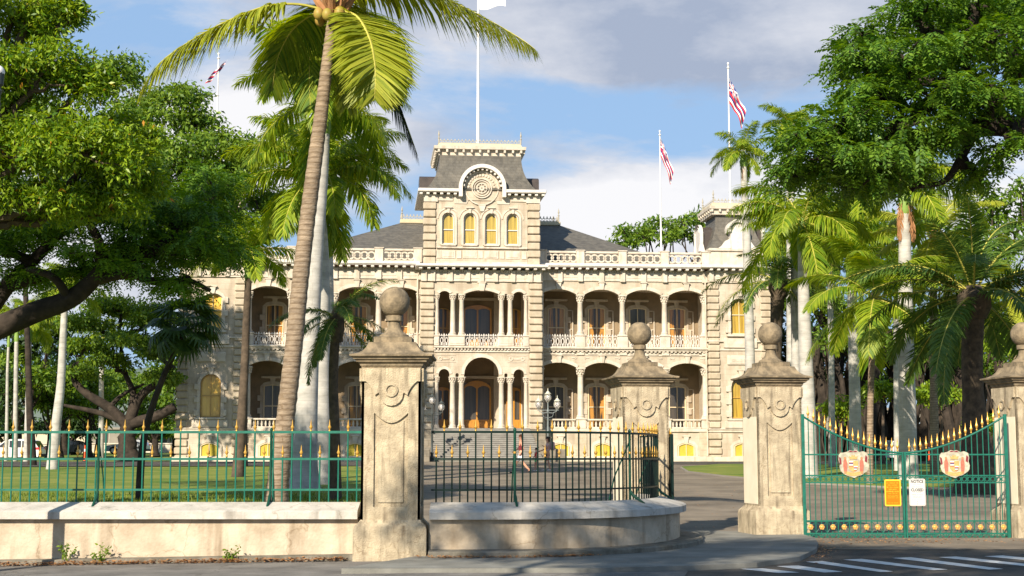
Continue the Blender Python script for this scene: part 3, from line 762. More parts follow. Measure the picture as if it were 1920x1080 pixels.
for x in (-2.87, -1.62, -.5, .5, 1.62, 2.87): b.box(x-.36, x+.36, -1.585, -1.55, 14.34, 14.72)
for i in range(46): x = -4.27+i*.19; b.box(x-.055, x+.055, -1.68, -1.6, 14.77, 14.86)
PB(b, 'tower_frieze', M['trim'])
b = MB(); b.cbox(-4.75, 4.75, -2.35, .6, 15.10, 15.30, .04)
for i in range(16): x = -4.4+i*8.8/15; b.cbox(x-.12, x+.12, -2.2, -1.5, 14.93, 15.10, .03)
PB(b, 'tower_cornice', M['white'])
# tower body: side piers and walls behind the porch
for s in (-1, 1):
    b = MB(); X0, X1 = sorted((s*3.36, s*4.28)); b.box(X0, X1, -1.46, 3.2, 1.2, 14.9); PB(b, 'tower_side_wall', M['wall'])
def quoins(x0, x1, yf, z0, z1, h=.60, side=None, name='quoins', m='quoin'):
    b = MB(); n = int((z1-z0)/h); hh = (z1-z0)/n
    for k in range(n):
        e = .07 if k % 2 else 0.0
        b.cbox(x0-.0-e*.5, x1+.0+e*.5, yf-.13, yf+.5, z0+k*hh+.035, z0+(k+1)*hh-.035, .06)
    return PB(b, name, M[m])
for s in (-1, 1):
    X0, X1 = sorted((s*3.42, s*4.36)); quoins(X0, X1, -1.5, 3.5, 14.05, .50)
    quoins(X0-.04, X1+.04, -1.54, 1.25, 3.5, .56, m='darkstone')
# upper storey of the tower
b = MB(); ops = []
UX = (-2.46, -.93, .70, 2.28)
UX = (-2.42, -.87, .68, 2.23)
for x in UX: ops.append(opening(x-.42, x+.42, 16.81, 18.64, .42))
b.plate([(-3.3,15.3),(3.3,15.3),(3.3,20.45),(-3.3,20.45)], ops, -1.55, -1.2); b.box(-3.9,3.9,-1.2,6.0,15.3,20.4)
PB(b, 'tower_upper_wall', M['wall'])
for x in UX: window(x, -1.42, 16.83, .82, 2.22, .41, M['white'], M['blind_lit'] if False else panemat('tower window blind', (.24,.17,.02), (.46,.33,.05), 6), mull=False, trans=.47, fr=.06)
b = MB()
for x in UX:
    b.plate(band(x-.46, x+.46, 18.64, .459, .16), [], -1.64, -1.5); b.plate(band(x-.72, x+.72, 18.64, .719, .09), [], -1.60, -1.5)
    for s in (-1, 1): b.box(x+s*.54-.08, x+s*.54+.08, -1.64, -1.5, 16.75, 18.64)
    b.cbox(x-.55, x+.55, -1.74, -1.45, 16.66, 16.79, .02); b.plate([(x-.07,19.05),(x+.07,19.05),(x+.1,19.35),(x-.1,19.35)], [], -1.72, -1.5); b.cbox(x-.3,x+.3,-1.72,-1.5,19.42,19.5,.015)
b.cbox(-3.3,3.3,-1.72,-1.5,16.48,16.60,.03); b.box(-3.3,3.3,-1.62,-1.5,15.3,15.55)
for x in UX: b.box(x-.5, x+.5, -1.60, -1.55, 15.78, 16.34); b.box(x-.38, x+.38, -1.63, -1.6, 15.88, 16.24)
for x in (-1.65, -.1, 1.45, -3.1, 3.05): b.box(x-.16, x+.16, -1.60, -1.55, 15.78, 16.34)
# medallion surround: stepped panel below the round gable
b.plate([(-2.0,19.75),(-1.1,19.75),(-1.0,20.0),(-1.0,20.4),(-2.0,20.4)], [], -1.60, -1.5); b.plate([(1.1,19.75),(2.0,19.75),(2.0,20.4),(1.0,20.4),(1.0,20.0)], [], -1.60, -1.5)
b.plate([(-.12,19.2),(.12,19.2),(.3,19.75),(-.3,19.75)], [], -1.66, -1.5)
b.box(-4.2, -3.2, -1.7, -1.5, 19.85, 20.4); b.box(3.2, 4.2, -1.7, -1.5, 19.85, 20.4)
b.box(-3.2,-2.1,-1.62,-1.5,19.95,20.4); b.box(2.1,3.2,-1.62,-1.5,19.95,20.4)
PB(b, 'tower_window_trim', M['trim'])
for s in (-1, 1): X0, X1 = sorted((s*3.32, s*4.2)); quoins(X0, X1, -1.55, 15.3, 19.85, .51)
b = MB()
for s in (-1, 1):
    X0, X1 = sorted((s*1.62, s*4.62)); b.cbox(X0, X1, -2.15, 6.4, 20.52, 20.76, .04)
    for k in range(6): x = s*(1.95+k*.49); b.cbox(x-.11, x+.11, -2.02, -1.5, 20.34, 20.52, .02)
b.box(-1.6,1.6,-1.0,6.4,20.4,20.70)
PB(b, 'tower_upper_cornice', M['white'])
# round gable
b = MB(); b.plate(arc(-1.42, 1.42, 20.85, 1.419, 24) + [(1.42, 20.0), (-1.42, 20.0)], [], -1.62, 1.0); PB(b, 'round_gable', M['wall'])
b = MB()
for R, r, y in ((.74,.66,-1.74),(.58,.52,-1.72),(.40,.32,-1.72),(.2,0.05,-1.76),(1.24,1.16,-1.68)): b.ring(-.03, 20.88, R, r, y, -1.6, 26)
for k in range(8): a = 2*pi*k/8; b.sphere((-.03+.27*cos(a), -1.68, 20.88+.27*sin(a)), .055, 6, 4)
for k in range(14): a = pi*(k+.5)/14; b.sphere((-.03+.95*cos(a), -1.64, 20.88+.95*sin(a)), .1, 6, 4, (1,.6,1))
PB(b, 'medallion', M['trim'])
b = MB(); b.ring(0, 20.88, 1.70, 1.44, -2.15, 1.2, 28, 0, pi)
for s in (-1, 1): X0, X1 = sorted((s*1.44, s*1.70)); b.box(X0, X1, -2.15, 0, 20.2, 20.88)
for k in range(13): a = pi*(k+.5)/13; M_ = Matrix.Translation((1.36*cos(a), 0, 20.88+1.36*sin(a))); b.box(1.36*cos(a)-.07, 1.36*cos(a)+.07, -2.0, -1.6, 20.88+1.36*sin(a)-.07, 20.88+1.36*sin(a)+.07)
PB(b, 'gable_hood', M['white'])
# mansard with concave sides
def mansard(cx, cy, hw0, hd0, hw1, hd1, z0, z1, name='mansard_roof', flare=.42):
    b = MB(); R = []
    for k in range(13):
        t = k/12; e = (1-t)**2.3; w = hw1+(hw0-hw1)*e; d = hd1+(hd0-hd1)*e; R.append((cx-w, cx+w, cy-d, cy+d, z0+(z1-z0)*t))
    b.rectloft(R); PB(b, name, M['slate'])
mansard(-.05, 2.2, 4.0, 3.95, 2.98, 2.95, 20.76, 23.5)
for s in (-1, 1):    # barrel dormers on the tower's flanks
    X0, X1 = sorted((s*2.9, s*4.42)); R = []
    b = MB(); prof = [(.9, 20.76), (.9, 21.95)] + [(2.3+1.4*cos(pi-pi*i/10), 21.95+.40*sin(pi*i/10)) for i in range(1, 10)] + [(3.7, 21.95), (3.7, 20.76)]
    n = len(prof); vs = [(X0, y, z) for y, z in prof] + [(X1, y, z) for y, z in prof]
    b.add(vs, [(i, (i+1) % n, (i+1) % n+n, i+n) for i in range(n)] + [tuple(range(n)), tuple(range(n, 2*n))[::-1]]); PB(b, 'side_dormer', M['leadroof'])
M['crestiron'] = mat('greyed cresting iron', (.42,.385,.31), (.33,.30,.24), 5, .6)
def crest(cx, cy, hw, hd, z, h=.34, name='roof_cresting'):
    """lacy iron cresting round a flat roof, with corner finials"""
    b = MB()
    for (x0, x1, y) in ((cx-hw, cx+hw, cy-hd), (cx-hw, cx+hw, cy+hd)):
        n = int((x1-x0)/.26)
        b.box(x0, x1, y-.015, y+.015, z, z+.05); b.box(x0, x1, y-.012, y+.012, z+h*.55, z+h*.62)
        for i in range(n): c = x0+(x1-x0)*(i+.5)/n; b.ring(c, z+h*.35, .11, .07, y-.012, y+.012, 8); b.plate([(c-.03,z+h*.6),(c+.03,z+h*.6),(c+.05,z+h*.8),(c,z+h),(c-.05,z+h*.8)], [], y-.01, y+.01)
    for (x, y) in ((cx-hw, cy-hd), (cx+hw, cy-hd), (cx+hw, cy+hd), (cx-hw, cy+hd)): b.lathe([(.05,z),(.05,z+h),(.09,z+h+.05),(.03,z+h+.12),(.07,z+h+.3),(.01,z+h+.62)], 6, (x, y, 0))
    for x in (cx-hw, cx+hw): b.box(x-.012, x+.012, cy-hd, cy+hd, z, z+.05); b.box(x-.012, x+.012, cy-hd, cy+hd, z+h*.5, z+h*.58); [b.box(x-.01, x+.01, cy-hd+k*.26-.02, cy-hd+k*.26+.02, z, z+h*.9) for k in range(int(2*hd/.26))]
    PB(b, name, M['crestiron'])
def topcornice(cx, cy, hw, hd, z0, z1):
    b = MB(); H = z1-z0
    b.rectloft([(cx-hw*.9, cx+hw*.9, cy-hd*.9, cy+hd*.9, z0), (cx-hw*.9, cx+hw*.9, cy-hd*.9, cy+hd*.9, z0+H*.5), (cx-hw, cx+hw, cy-hd, cy+hd, z0+H*.5+.01), (cx-hw*1.01, cx+hw*1.01, cy-hd*1.01, cy+hd*1.01, z0+H*.78), (cx-hw*.99, cx+hw*.99, cy-hd*.99, cy+hd*.99, z0+H*.8)])
    n = int(hw*2/.62)
    for i in range(n+1): x = cx-hw*.9+hw*1.8*i/n; b.cbox(x-.08, x+.08, cy-hd*.99, cy-hd*.86, z0+H*.22, z0+H*.5, .02)
    for i in range(n+1):
        y = cy-hd*.9+hd*1.8*i/n
        for s in (-1, 1): X0, X1 = sorted((cx+s*hw*.86, cx+s*hw*.99)); b.cbox(X0, X1, y-.08, y+.08, z0+H*.22, z0+H*.5, .02)
    PB(b, 'mansard_cornice', M['trim'])
    b = MB(); b.rectloft([(cx-hw*.92, cx+hw*.92, cy-hd*.92, cy+hd*.92, z0+H*.8), (cx-hw*.9, cx+hw*.9, cy-hd*.9, cy+hd*.9, z1+.06)]); PB(b, 'roof_deck', M['creampaint'])
topcornice(-.1, 2.2, 3.34, 3.3, 23.45, 24.28); crest(-.1, 2.2, 3.0, 2.95, 24.34)
# --- end towers
for s in (-1, 1):
    cx = s*19.1; X0, X1 = cx-2.3, cx+2.3
    b = MB(); ops = [opening(cx-.72, cx+.72, 4.4, 6.75, .70), opening(cx-.68, cx+.68, 10.55, 12.9, .30)]
    b.plate([(X0,1.2),(X1,1.2),(X1,15.4),(X0,15.4)], ops, -.45, -.05); b.box(X0, X1, -.05, 5.5, 1.2, 15.4)
    b.box(X0, X1, 5.5, 18, 1.2, 15.4); PB(b, 'end_tower_wall', M['wall'])
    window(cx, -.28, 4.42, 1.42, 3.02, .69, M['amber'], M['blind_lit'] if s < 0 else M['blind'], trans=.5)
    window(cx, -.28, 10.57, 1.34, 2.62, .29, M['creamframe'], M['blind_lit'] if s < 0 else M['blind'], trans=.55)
    PB(surround(cx, -.45, 4.4, 1.44, 3.05, .70), 'window_surround', M['trim']); PB(surround(cx, -.45, 10.55, 1.36, 2.65, .30), 'window_surround', M['trim'])
    window(cx, -.60, 1.60, 1.25, 1.02, .22, M['creamframe'], M['yellowshutter'], trans=0, name='basement_window'); PB(surround(cx, -.5, 1.60, 1.29, 1.05, .24, blocks_=False, t=.06, sill=False), 'window_surround', M['trim'])
    b = MB()
    for z0, z1, e in ((3.40,3.58,.12),(3.58,3.66,.2),(9.35,9.5,.08),(9.98,10.1,.16),(14.35,14.45,.12)): b.cbox(X0-e, X1+e, -.45-e, 1, z0, z1, .02)
    PB(b, 'string_courses', M['trim']); b = MB()
    b.cbox(cx-1.25, cx+1.25, -.62, -.4, 9.55, 10.25, .03); b.cbox(cx-1.0, cx+1.0, -.56, -.4, 8.32, 9.0, .03); b.box(cx-.85, cx+.85, -.585, -.5, 8.44, 8.88)
    b.cbox(cx-1.25, cx+1.25, -.62, -.4, 3.7, 4.2, .03)
    for k in range(5): b.ring(cx-.56+k*.28, 8.66, .11, .06, -.61, -.58, 10)
    PB(b, 'window_aprons', M['trim']); b = MB()
    b.box(X0-.05, X1+.05, -.52, .5, 14.5, 15.12); b.box(X0-.1, X1+.1, -.6, .5, 15.12, 15.22)
    for x in (-2.1, -1.0, 0, 1.0, 2.1): b.cbox(cx+x-.17, cx+x+.17, -.68, -.4, 14.4, 15.16, .03)
    PB(b, 'end_tower_trim', M['trim'])
    b = MB(); b.cbox(X0-.65, X1+.65, -1.25, 6.2, 15.38, 15.60, .04)
    for k in range(9): x = X0+.1+k*(4.4/8); b.cbox(x-.12, x+.12, -1.12, -.45, 15.2, 15.38, .03)
    PB(b, 'end_tower_cornice', M['white'])
    for xa, xb in ((X0-.06, X0+.74), (X1-.74, X1+.06)):
        quoins(xa, xb, -.45, 3.68, 14.35, .50); quoins(xa-.03, xb+.03, -.48, 1.25, 3.4, .5)
    # attic and mansard
    b = MB(); b.box(X0+.2, X1-.2, -.2, 4.9, 15.6, 16.9); b.cbox(X0+.1, X1-.1, -.35, 5.0, 16.75, 16.95, .03); PB(b, 'attic_wall', M['trim'])
    mansard(cx, 2.3, 2.15, 2.5, 1.42, 1.6, 16.95, 19.65)
    topcornice(cx, 2.3, 1.95, 2.1, 19.6, 20.4); crest(cx, 2.3, 1.6, 1.75, 20.45, .4)
    b = MB(); b.ring(cx, 18.35, .78, .55, -.5, .6, 18, -.25, pi+.25); b.plate(arc(cx-.55, cx+.55, 18.35, .549, 12)+[(cx+.5,16.95),(cx-.5,16.95)], [], -.3, .9)
    b.plate([(cx-1.5,16.95),(cx-.55,16.95),(cx-.55,17.7),(cx-.95,17.5),(cx-1.2,17.15)], [], -.35, 0); b.plate([(cx+.55,16.95),(cx+1.5,16.95),(cx+1.2,17.15),(cx+.95,17.5),(cx+.55,17.7)], [], -.35, 0)
    PB(b, 'front_dormer', M['white'])
    for q in (-1, 1):
        b = MB(); xo = cx+q*2.25; xi = cx+q*1.5
        prof = [(1.5,16.95),(1.5,18.4)] + [(2.3+.8*cos(pi-pi*i/8), 18.4+.5*sin(pi*i/8)) for i in range(1, 8)] + [(3.1,18.4),(3.1,16.95)]; n = len(prof)
        a, c = sorted((xi, xo)); b.add([(a,y,z) for y,z in prof]+[(c,y,z) for y,z in prof], [(i,(i+1)%n,(i+1)%n+n,i+n) for i in range(n)]+[tuple(range(n)),tuple(range(n,2*n))[::-1]])
        PB(b, 'side_dormer', M['leadroof'])
    for q in (-1, 1):
        b = MB(); a, c = sorted((cx+q*2.25, cx+q*2.5))
        for yy in (1.4, 3.2): b.rectloft([(a-.1, c+.1, yy-.3, yy+.3, 16.9), (a, c, yy-.12, yy+.12, 17.5), (a, c, yy-.16, yy+.16, 18.4)])
        prof = [(2.3+1.0*cos(pi-pi*i/10), 18.35+.72*sin(pi*i/10)) for i in range(11)] + [(2.3+.7*cos(pi*i/10), 18.35+.45*sin(pi*i/10)) for i in range(11)]; n = len(prof)
        b.add([(a,y,z) for y,z in prof]+[(c,y,z) for y,z in prof], [(i,(i+1)%n,(i+1)%n+n,i+n) for i in range(n)]); 
        vs = [(a+.08,y,z) for y,z in ((1.5,16.95),(3.1,16.95),(3.1,18.6),(2.3,18.9),(1.5,18.6))]; b.add(vs+[(x+.08,y,z) for x,y,z in vs], [(0,1,2,3,4),(9,8,7,6,5)])
        PB(b, 'dormer_hood', M['white'])
# --- main roof: hip up to a flat top with cresting
b = MB(); b.rectloft([(-16.2,16.2,1.3,17,15.6),(-12.4,12.4,2.2,16,16.9),(-5.6,6.9,8.5,12,19.9)]); PB(b, 'main_roof', M['slate'])
b = MB(); b.cbox(-5.7, 7.0, 8.3, 12.2, 19.85, 20.15, .04); PB(b, 'roof_platform', M['creampaint']); crest(.65, 10.2, 6.2, 1.8, 20.15, .45)
for s in (-1, 1): b = MB(); b.box(*sorted((s*4.3, s*16.8)), .3, 17, 15.45, 15.585); PB(b, 'roof_gutter', M['leadroof'])
# rear tower top, standing over the roof at the right
for rx, cz_ in ((14.6, 17.4), (-14.6, 17.4)):
    b = MB(); b.box(rx-1.75, rx+1.75, 15.5, 18.5, 16.2, cz_+.25); b.cbox(rx-1.9, rx+1.9, 15.3, 18.7, cz_+.15, cz_+.5, .03); PB(b, 'rear_tower', M['creampaint']); crest(rx, 17, 1.7, 1.4, cz_+.5, .45)
# --- doors of porch
def door(x, z0, w, h, rise):
    b = MB(); out = opening(-w/2, w/2, 0, h-rise, rise); b.plate(out, [opening(-w/2+.12, -.06, .7, h-rise-.1, rise*.4), opening(.06, w/2-.12, .7, h-rise-.1, rise*.4)], 0, .12)
    for q in (-1, 1): b.cbox(*sorted((q*.15, q*(w/2-.2))), -.03, .05, .12, .58, .02)
    o = PB(b, 'door', M['doorwood'], loc=(x, 3.02, z0-PZ)); p = MB(); p.box(-w/2+.1, w/2-.1, .06, .1, .65, h-.2); p.build('pane', M['darkglass'], o)
door(0, 3.66, 2.1, 3.6, .5); door(0.03, 9.55, 2.1, 3.35, .3)
for s in (-1, 1):
    door(s*2.65+.1, 3.66, 1.1, 3.1, .2); window(s*2.65+.1, 3.05, 9.65, 1.05, 3.0, .2, M['amber'], M['curtain'])
b = MB()
for z0, z1 in ((3.66,8.9),(9.5,13.9)):
    for x in (-1.45, 1.45, 3.5, -3.5): b.cbox(x-.2, x+.2, 3.0, 3.2, z0, z1, .03)
    b.cbox(-1.65, 1.65, 2.95, 3.2, z0+3.75, z0+3.95, .03)
    for x in (-1.85, 1.85): 
        for k in range(3): b.cbox(x-.16, x+.16, 3.06, 3.2, z0+.4+k*1.05, z0+1.2+k*1.05, .03)
PB(b, 'porch_pilasters', M['wall'])
# --- stairs and cheek walls
b = MB(); N_ = 16
for k in range(N_):
    z1 = 3.64 - k*(2.36/N_); y0 = -1.7-.3*k; w = 3.42+.03*k
    b.box(-w, w, y0-.33, y0 if k else -1.5, 1.2, z1-.05); b.cbox(-w-.0, w+.0, y0-.37, y0+.01, z1-.05, z1, .012)
PB(b, 'entrance_steps', M['step'])
for s in (-1, 1):
    b = MB()
    for k in range(4): X0, X1 = sorted((s*(3.46+.12*k), s*(4.45+.1*k))); b.cbox(X0, X1, -2.9-1.25*k, -1.66-1.25*k+.0, 1.2, 3.5-.62*k, .05)
    X0, X1 = sorted((s*3.9, s*5.2)); b.cbox(X0, X1, -7.9, -6.68, 1.2, 2.15, .05)
    PB(b, 'stair_cheek_wall', M['darkstone'])
# drain pipes
for s, x in ((1, 4.55), (1, 16.62), (-1, 4.55), (-1, 16.62)):
    b = MB(); b.tube([(s*x, -.18, 1.7), (s*x, -.18, 14.6), (s*(x-.15), -.35, 15.1)], .06, 6); PB(b, 'drain_pipe', M['trim'])
# ------------------------------------------------------------------ gate pillars
def make_pillar(loc, rz, label, pale_side=True):
    t = thing('gate_pillar', loc, label, 'gate pillar', rz, 'stone gate pillars topped with balls')
    b = MB(); b.sqlathe([(.575,-.25),(.575,.50),(.56,.56),(.50,.62),(.47,.66)]); b.build('plinth', M['pillar'], t, off=(0,0,0))
    b = MB(); b.sqlathe([(.43,.64),(.43,3.04)])
    def face(fn):
        for k in range(4):
            q = MB(); fn(q); q.xf(Matrix.Rotation(pi/2*k, 4, 'Z')); b.add(q.v, q.f)
    pan = [(-.27,.86),(.27,.86),(.27,2.34)] + [(.27-.54*i/10, 2.34-.16*sin(pi*i/10)) for i in range(1, 10)] + [(-.27,2.34)]
    def f1(q): q.plate([(-.47,.66),(.47,.66),(.47,3.0),(-.47,3.0)], [pan], -.47, -.43)
    face(f1)
    pin = [(-.20,.93),(.20,.93),(.20,2.22)] + [(.20-.40*i/10, 2.22-.10*sin(pi*i/10)) for i in range(1, 10)] + [(-.20,2.22)]
    def f2(q): q.plate(pin, [], -.452, -.43)
    face(f2); b.build('shaft', M['pillar'], t)
    # scrolled apron below the cornice
    b = MB()
    pr = [(-.462,3.05),(-.462,2.84)] + [(-.46+.20*sin(pi/2*i/6), 2.84+.06*cos(pi*i/6)-.06-.13*i/6+.03) for i in range(1, 7)] + [(-.20,2.66)] + [(-.19*cos(pi*i/8), 2.64-.19*sin(pi*i/8)) for i in range(0, 9)] + [(.20,2.66)] + [(.46-.20*sin(pi/2*i/6), 2.84+.06*cos(pi*i/6)-.06-.13*i/6+.03) for i in range(6, 0, -1)] + [(.462,2.84),(.462,3.05)]
    face_b = b
    for k in range(4):
        q = MB(); q.plate(pr[::-1], [], -.512, -.44); q.ring(0, 2.70, .11, .075, -.54, -.505, 16); q.xf(Matrix.Rotation(pi/2*k, 4, 'Z')); b.add(q.v, q.f)
    b.build('apron', M['pillar'], t)
    b = MB()
    b.sqlathe([(.47,3.03),(.48,3.07),(.50,3.09),(.505,3.12),(.56,3.15),(.56,3.17),(.60,3.19),(.605,3.22),(.655,3.235),(.66,3.265),(.60,3.275),(.53,3.295),(.47,3.33),(.42,3.385),(.385,3.45),(.375,3.475),(.305,3.48),(.305,3.565),(.26,3.575)])
    b.build('cap', M['pillarcap'], t)
    b = MB(); b.lathe([(.25,3.57),(.24,3.61),(.165,3.65),(.12,3.71),(.098,3.79),(.098,3.835),(.135,3.845),(.135,3.93),(.10,3.94)], 20); b.build('finial_neck', M['pillarcap'], t, 'all' and True)
    b = MB(); b.sphere((0,0,4.16), .25, 24, 16); b.build('ball_finial', M['pillarcap'], t, 'all')
    if pale_side:
        b = MB(); b.box(-.4785,-.471,-.43,.43,.70,2.45); b.build('side_plate', M['pillarside'], t)  # thin plate, paler cream than the stone, on the left face
    return t
P1 = make_pillar((-1.92, 23.85, 0), 0, 'nearest gate pillar, streaked stone with ball top, where the straight fence meets the curved one', False)
PR = radians(9)
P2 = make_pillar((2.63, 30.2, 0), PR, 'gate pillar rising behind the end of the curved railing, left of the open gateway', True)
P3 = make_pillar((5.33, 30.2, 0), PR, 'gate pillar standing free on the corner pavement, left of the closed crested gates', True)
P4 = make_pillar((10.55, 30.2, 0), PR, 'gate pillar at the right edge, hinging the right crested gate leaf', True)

# ------------------------------------------------------------------ retaining walls
LX0, LX1 = -13.0, -2.45
rw = thing('retaining_wall', (-7.5, 23.9, gz(-7.5,23.9)), 'straight stained cream retaining wall under the long green railing', 'wall')
LL = [Vector((LX0 + (LX1-LX0)*i/14, 23.60, 0)) for i in range(15)]
def subp(o, root):
    o.parent = root; o.matrix_parent_inverse = Matrix.Translation(root.location).inverted(); return o
subp(ribbon(LL, [0,0,-.5,-.5], [-.4,.69,.69,-.4], 'plastered_wall', M['retwall'], zf=lambda q: 0), rw)
subp(ribbon(LL, [.12,.12,.08,-.34,-.62,-.62], [.665,.775,.80,.92,.90,.665], 'coping', M['coping'], zf=lambda q: 0), rw)
cw = thing('retaining_wall', (2.0, 25.6, 0), 'curved grey plastered retaining wall bending round to the open gateway', 'wall')
subp(ribbon(WALLC, [0,0,-.5,-.5], [-.3,.69,.69,-.3], 'plastered_wall', M['retwall'], zf=lambda q: 0), cw)
subp(ribbon(WALLC, [.12,.12,.08,-.34,-.62,-.62], [.665,.775,.80,.92,.90,.665], 'coping', M['coping'], zf=lambda q: 0), cw)

# ------------------------------------------------------------------ railings
def spear(h=.20, w=.030):
    b = MB(); b.lathe([(w*.35,0),(w*.55,.01),(w*.55,.025),(w*.3,.035),(w*.8,h*.30),(w*1.0,h*.38),(w*.55,h*.5),(w*.4,h*.56),(w*.3,h*.75),(.002,h)], 8); return b
SP = {}
def picket(parent, p, z0, z1, m, finial=True, r=.0135, key='a', fh=.2, fw=.030):
    k = (round(z0,3), round(z1,3), m, key)
    if k not in SP:
        b = MB(); b.lathe([(r,0),(r,z1-z0)], 7); o = b.build('picket', M[m], parent, True); o.location = (p.x, p.y, z0)
        f = spear(fh, fw).build('finial', M['gold'], o, True); f.location = (0,0,z1-z0); SP[k] = (o, f)
    else:
        o0, f0 = SP[k]; o = link_copy(o0, parent, (p.x, p.y, z0))
        if finial: link_copy(f0, o)
    return o
fl = thing('iron_railing', (0,24.0,0), 'long straight green iron railing with two rows of gold spears on the left wall', 'railing')
for z, r in ((1.115,.016),(1.61,.018),(2.045,.02)):
    b = MB(); b.box(LX0, LX1, 24.0-r*.7, 24.0+r*.7, z-r, z+r); o = b.build('rail', M['green'], fl, off=(0,-24,0))
x = at(23, 860, 24).x; xs = x; k = 0
step = .1515
n0 = int((x - LX0)/step)
x = x - n0*step
while x < LX1:
    tall = (round((x-xs)/step)) % 2 == 0
    brk = abs(x - at(252, 840, 24).x) < .06
    picket(fl, Vector((x, 0, 0)), .905, 2.05 if tall else 1.64, 'green', finial=not brk)
    x += step
def stay(parent, p, n, off=(0,0,0)):
    """back stay: post with raking brace and scrolled foot on the coping; n points to the street"""
    b = MB(); b.lathe([(.03,.88),(.022,.95),(.022,2.06),(.03,2.08),(.012,2.12)], 8, (p.x,p.y,0))
    b.tube([p+n*.02+Vector((0,0,1.95)), p-n*.30+Vector((0,0,1.3)), p-n*.42+Vector((0,0,.86))], .012, 6)
    b.tube([p+Vector((0,0,1.08)), p+n*.06+Vector((0,0,.99)), p+n*.16+Vector((0,0,.93)), p+n*.26+Vector((0,0,.86)), p+n*.28+Vector((0,0,.82))], [.016,.03,.022,.022,.03], 7)
    b.build('stay', M['greendark'], parent, True, off=off)
for px in (185, 508): p = at(px, 860, 24.0); stay(fl, Vector((p.x, 24.0, 0)), Vector((0,-1,0)), (0,-24,0))
for o in fl.children:
    pass
fc = thing('iron_railing', (0,0,0), 'curved green iron railing in painted-on shade with gold spears between the near pillar and open gateway', 'railing')
FL = []
for i, p in enumerate(WALLC):
    t = (WALLC[min(i+1, len(WALLC)-1)] - WALLC[max(i-1, 0)]).normalized(); FL.append(p - Vector((t.y, -t.x, 0))*.40)
M['greenshade'] = mat('shade-darkened green iron', (.0015,.012,.009), (.002,.018,.013), 9, .45)  # railing green darkened so the colour itself carries the shade
for z, r in ((1.115,.014),(1.61,.016),(2.045,.018)): ribbon(FL, [r*.8,r*.8,-r*.8,-r*.8], [z-r,z+r,z+r,z-r], 'rail', M['greenshade'], fc, zf=lambda q: 0)
def along(line, step, s0=0):
    out = []; acc = -s0
    for a, b2 in zip(line, line[1:]):
        L = (b2-a).length; 
        while acc <= L:
            if acc >= 0: out.append((a + (b2-a)*(acc/L), (b2-a).normalized()))
            acc += step
        acc -= L
    return out
PK = along(FL, .127, -.08)
for i, (p, t) in enumerate(PK): picket(fc, p, .905, 2.05 if i % 2 else 1.64, 'greenshade')
for pxx in (958, 1180, 1248):
    i = min(range(len(PK)), key=lambda q: abs(960 + PK[q][0].x/PK[q][0].y*FPX - pxx) + (0 if PK[q][0].y < 28.2 else 99)); p, t = PK[i]; stay(fc, p + Vector((0,0,0)), Vector((t.y, -t.x, 0)))

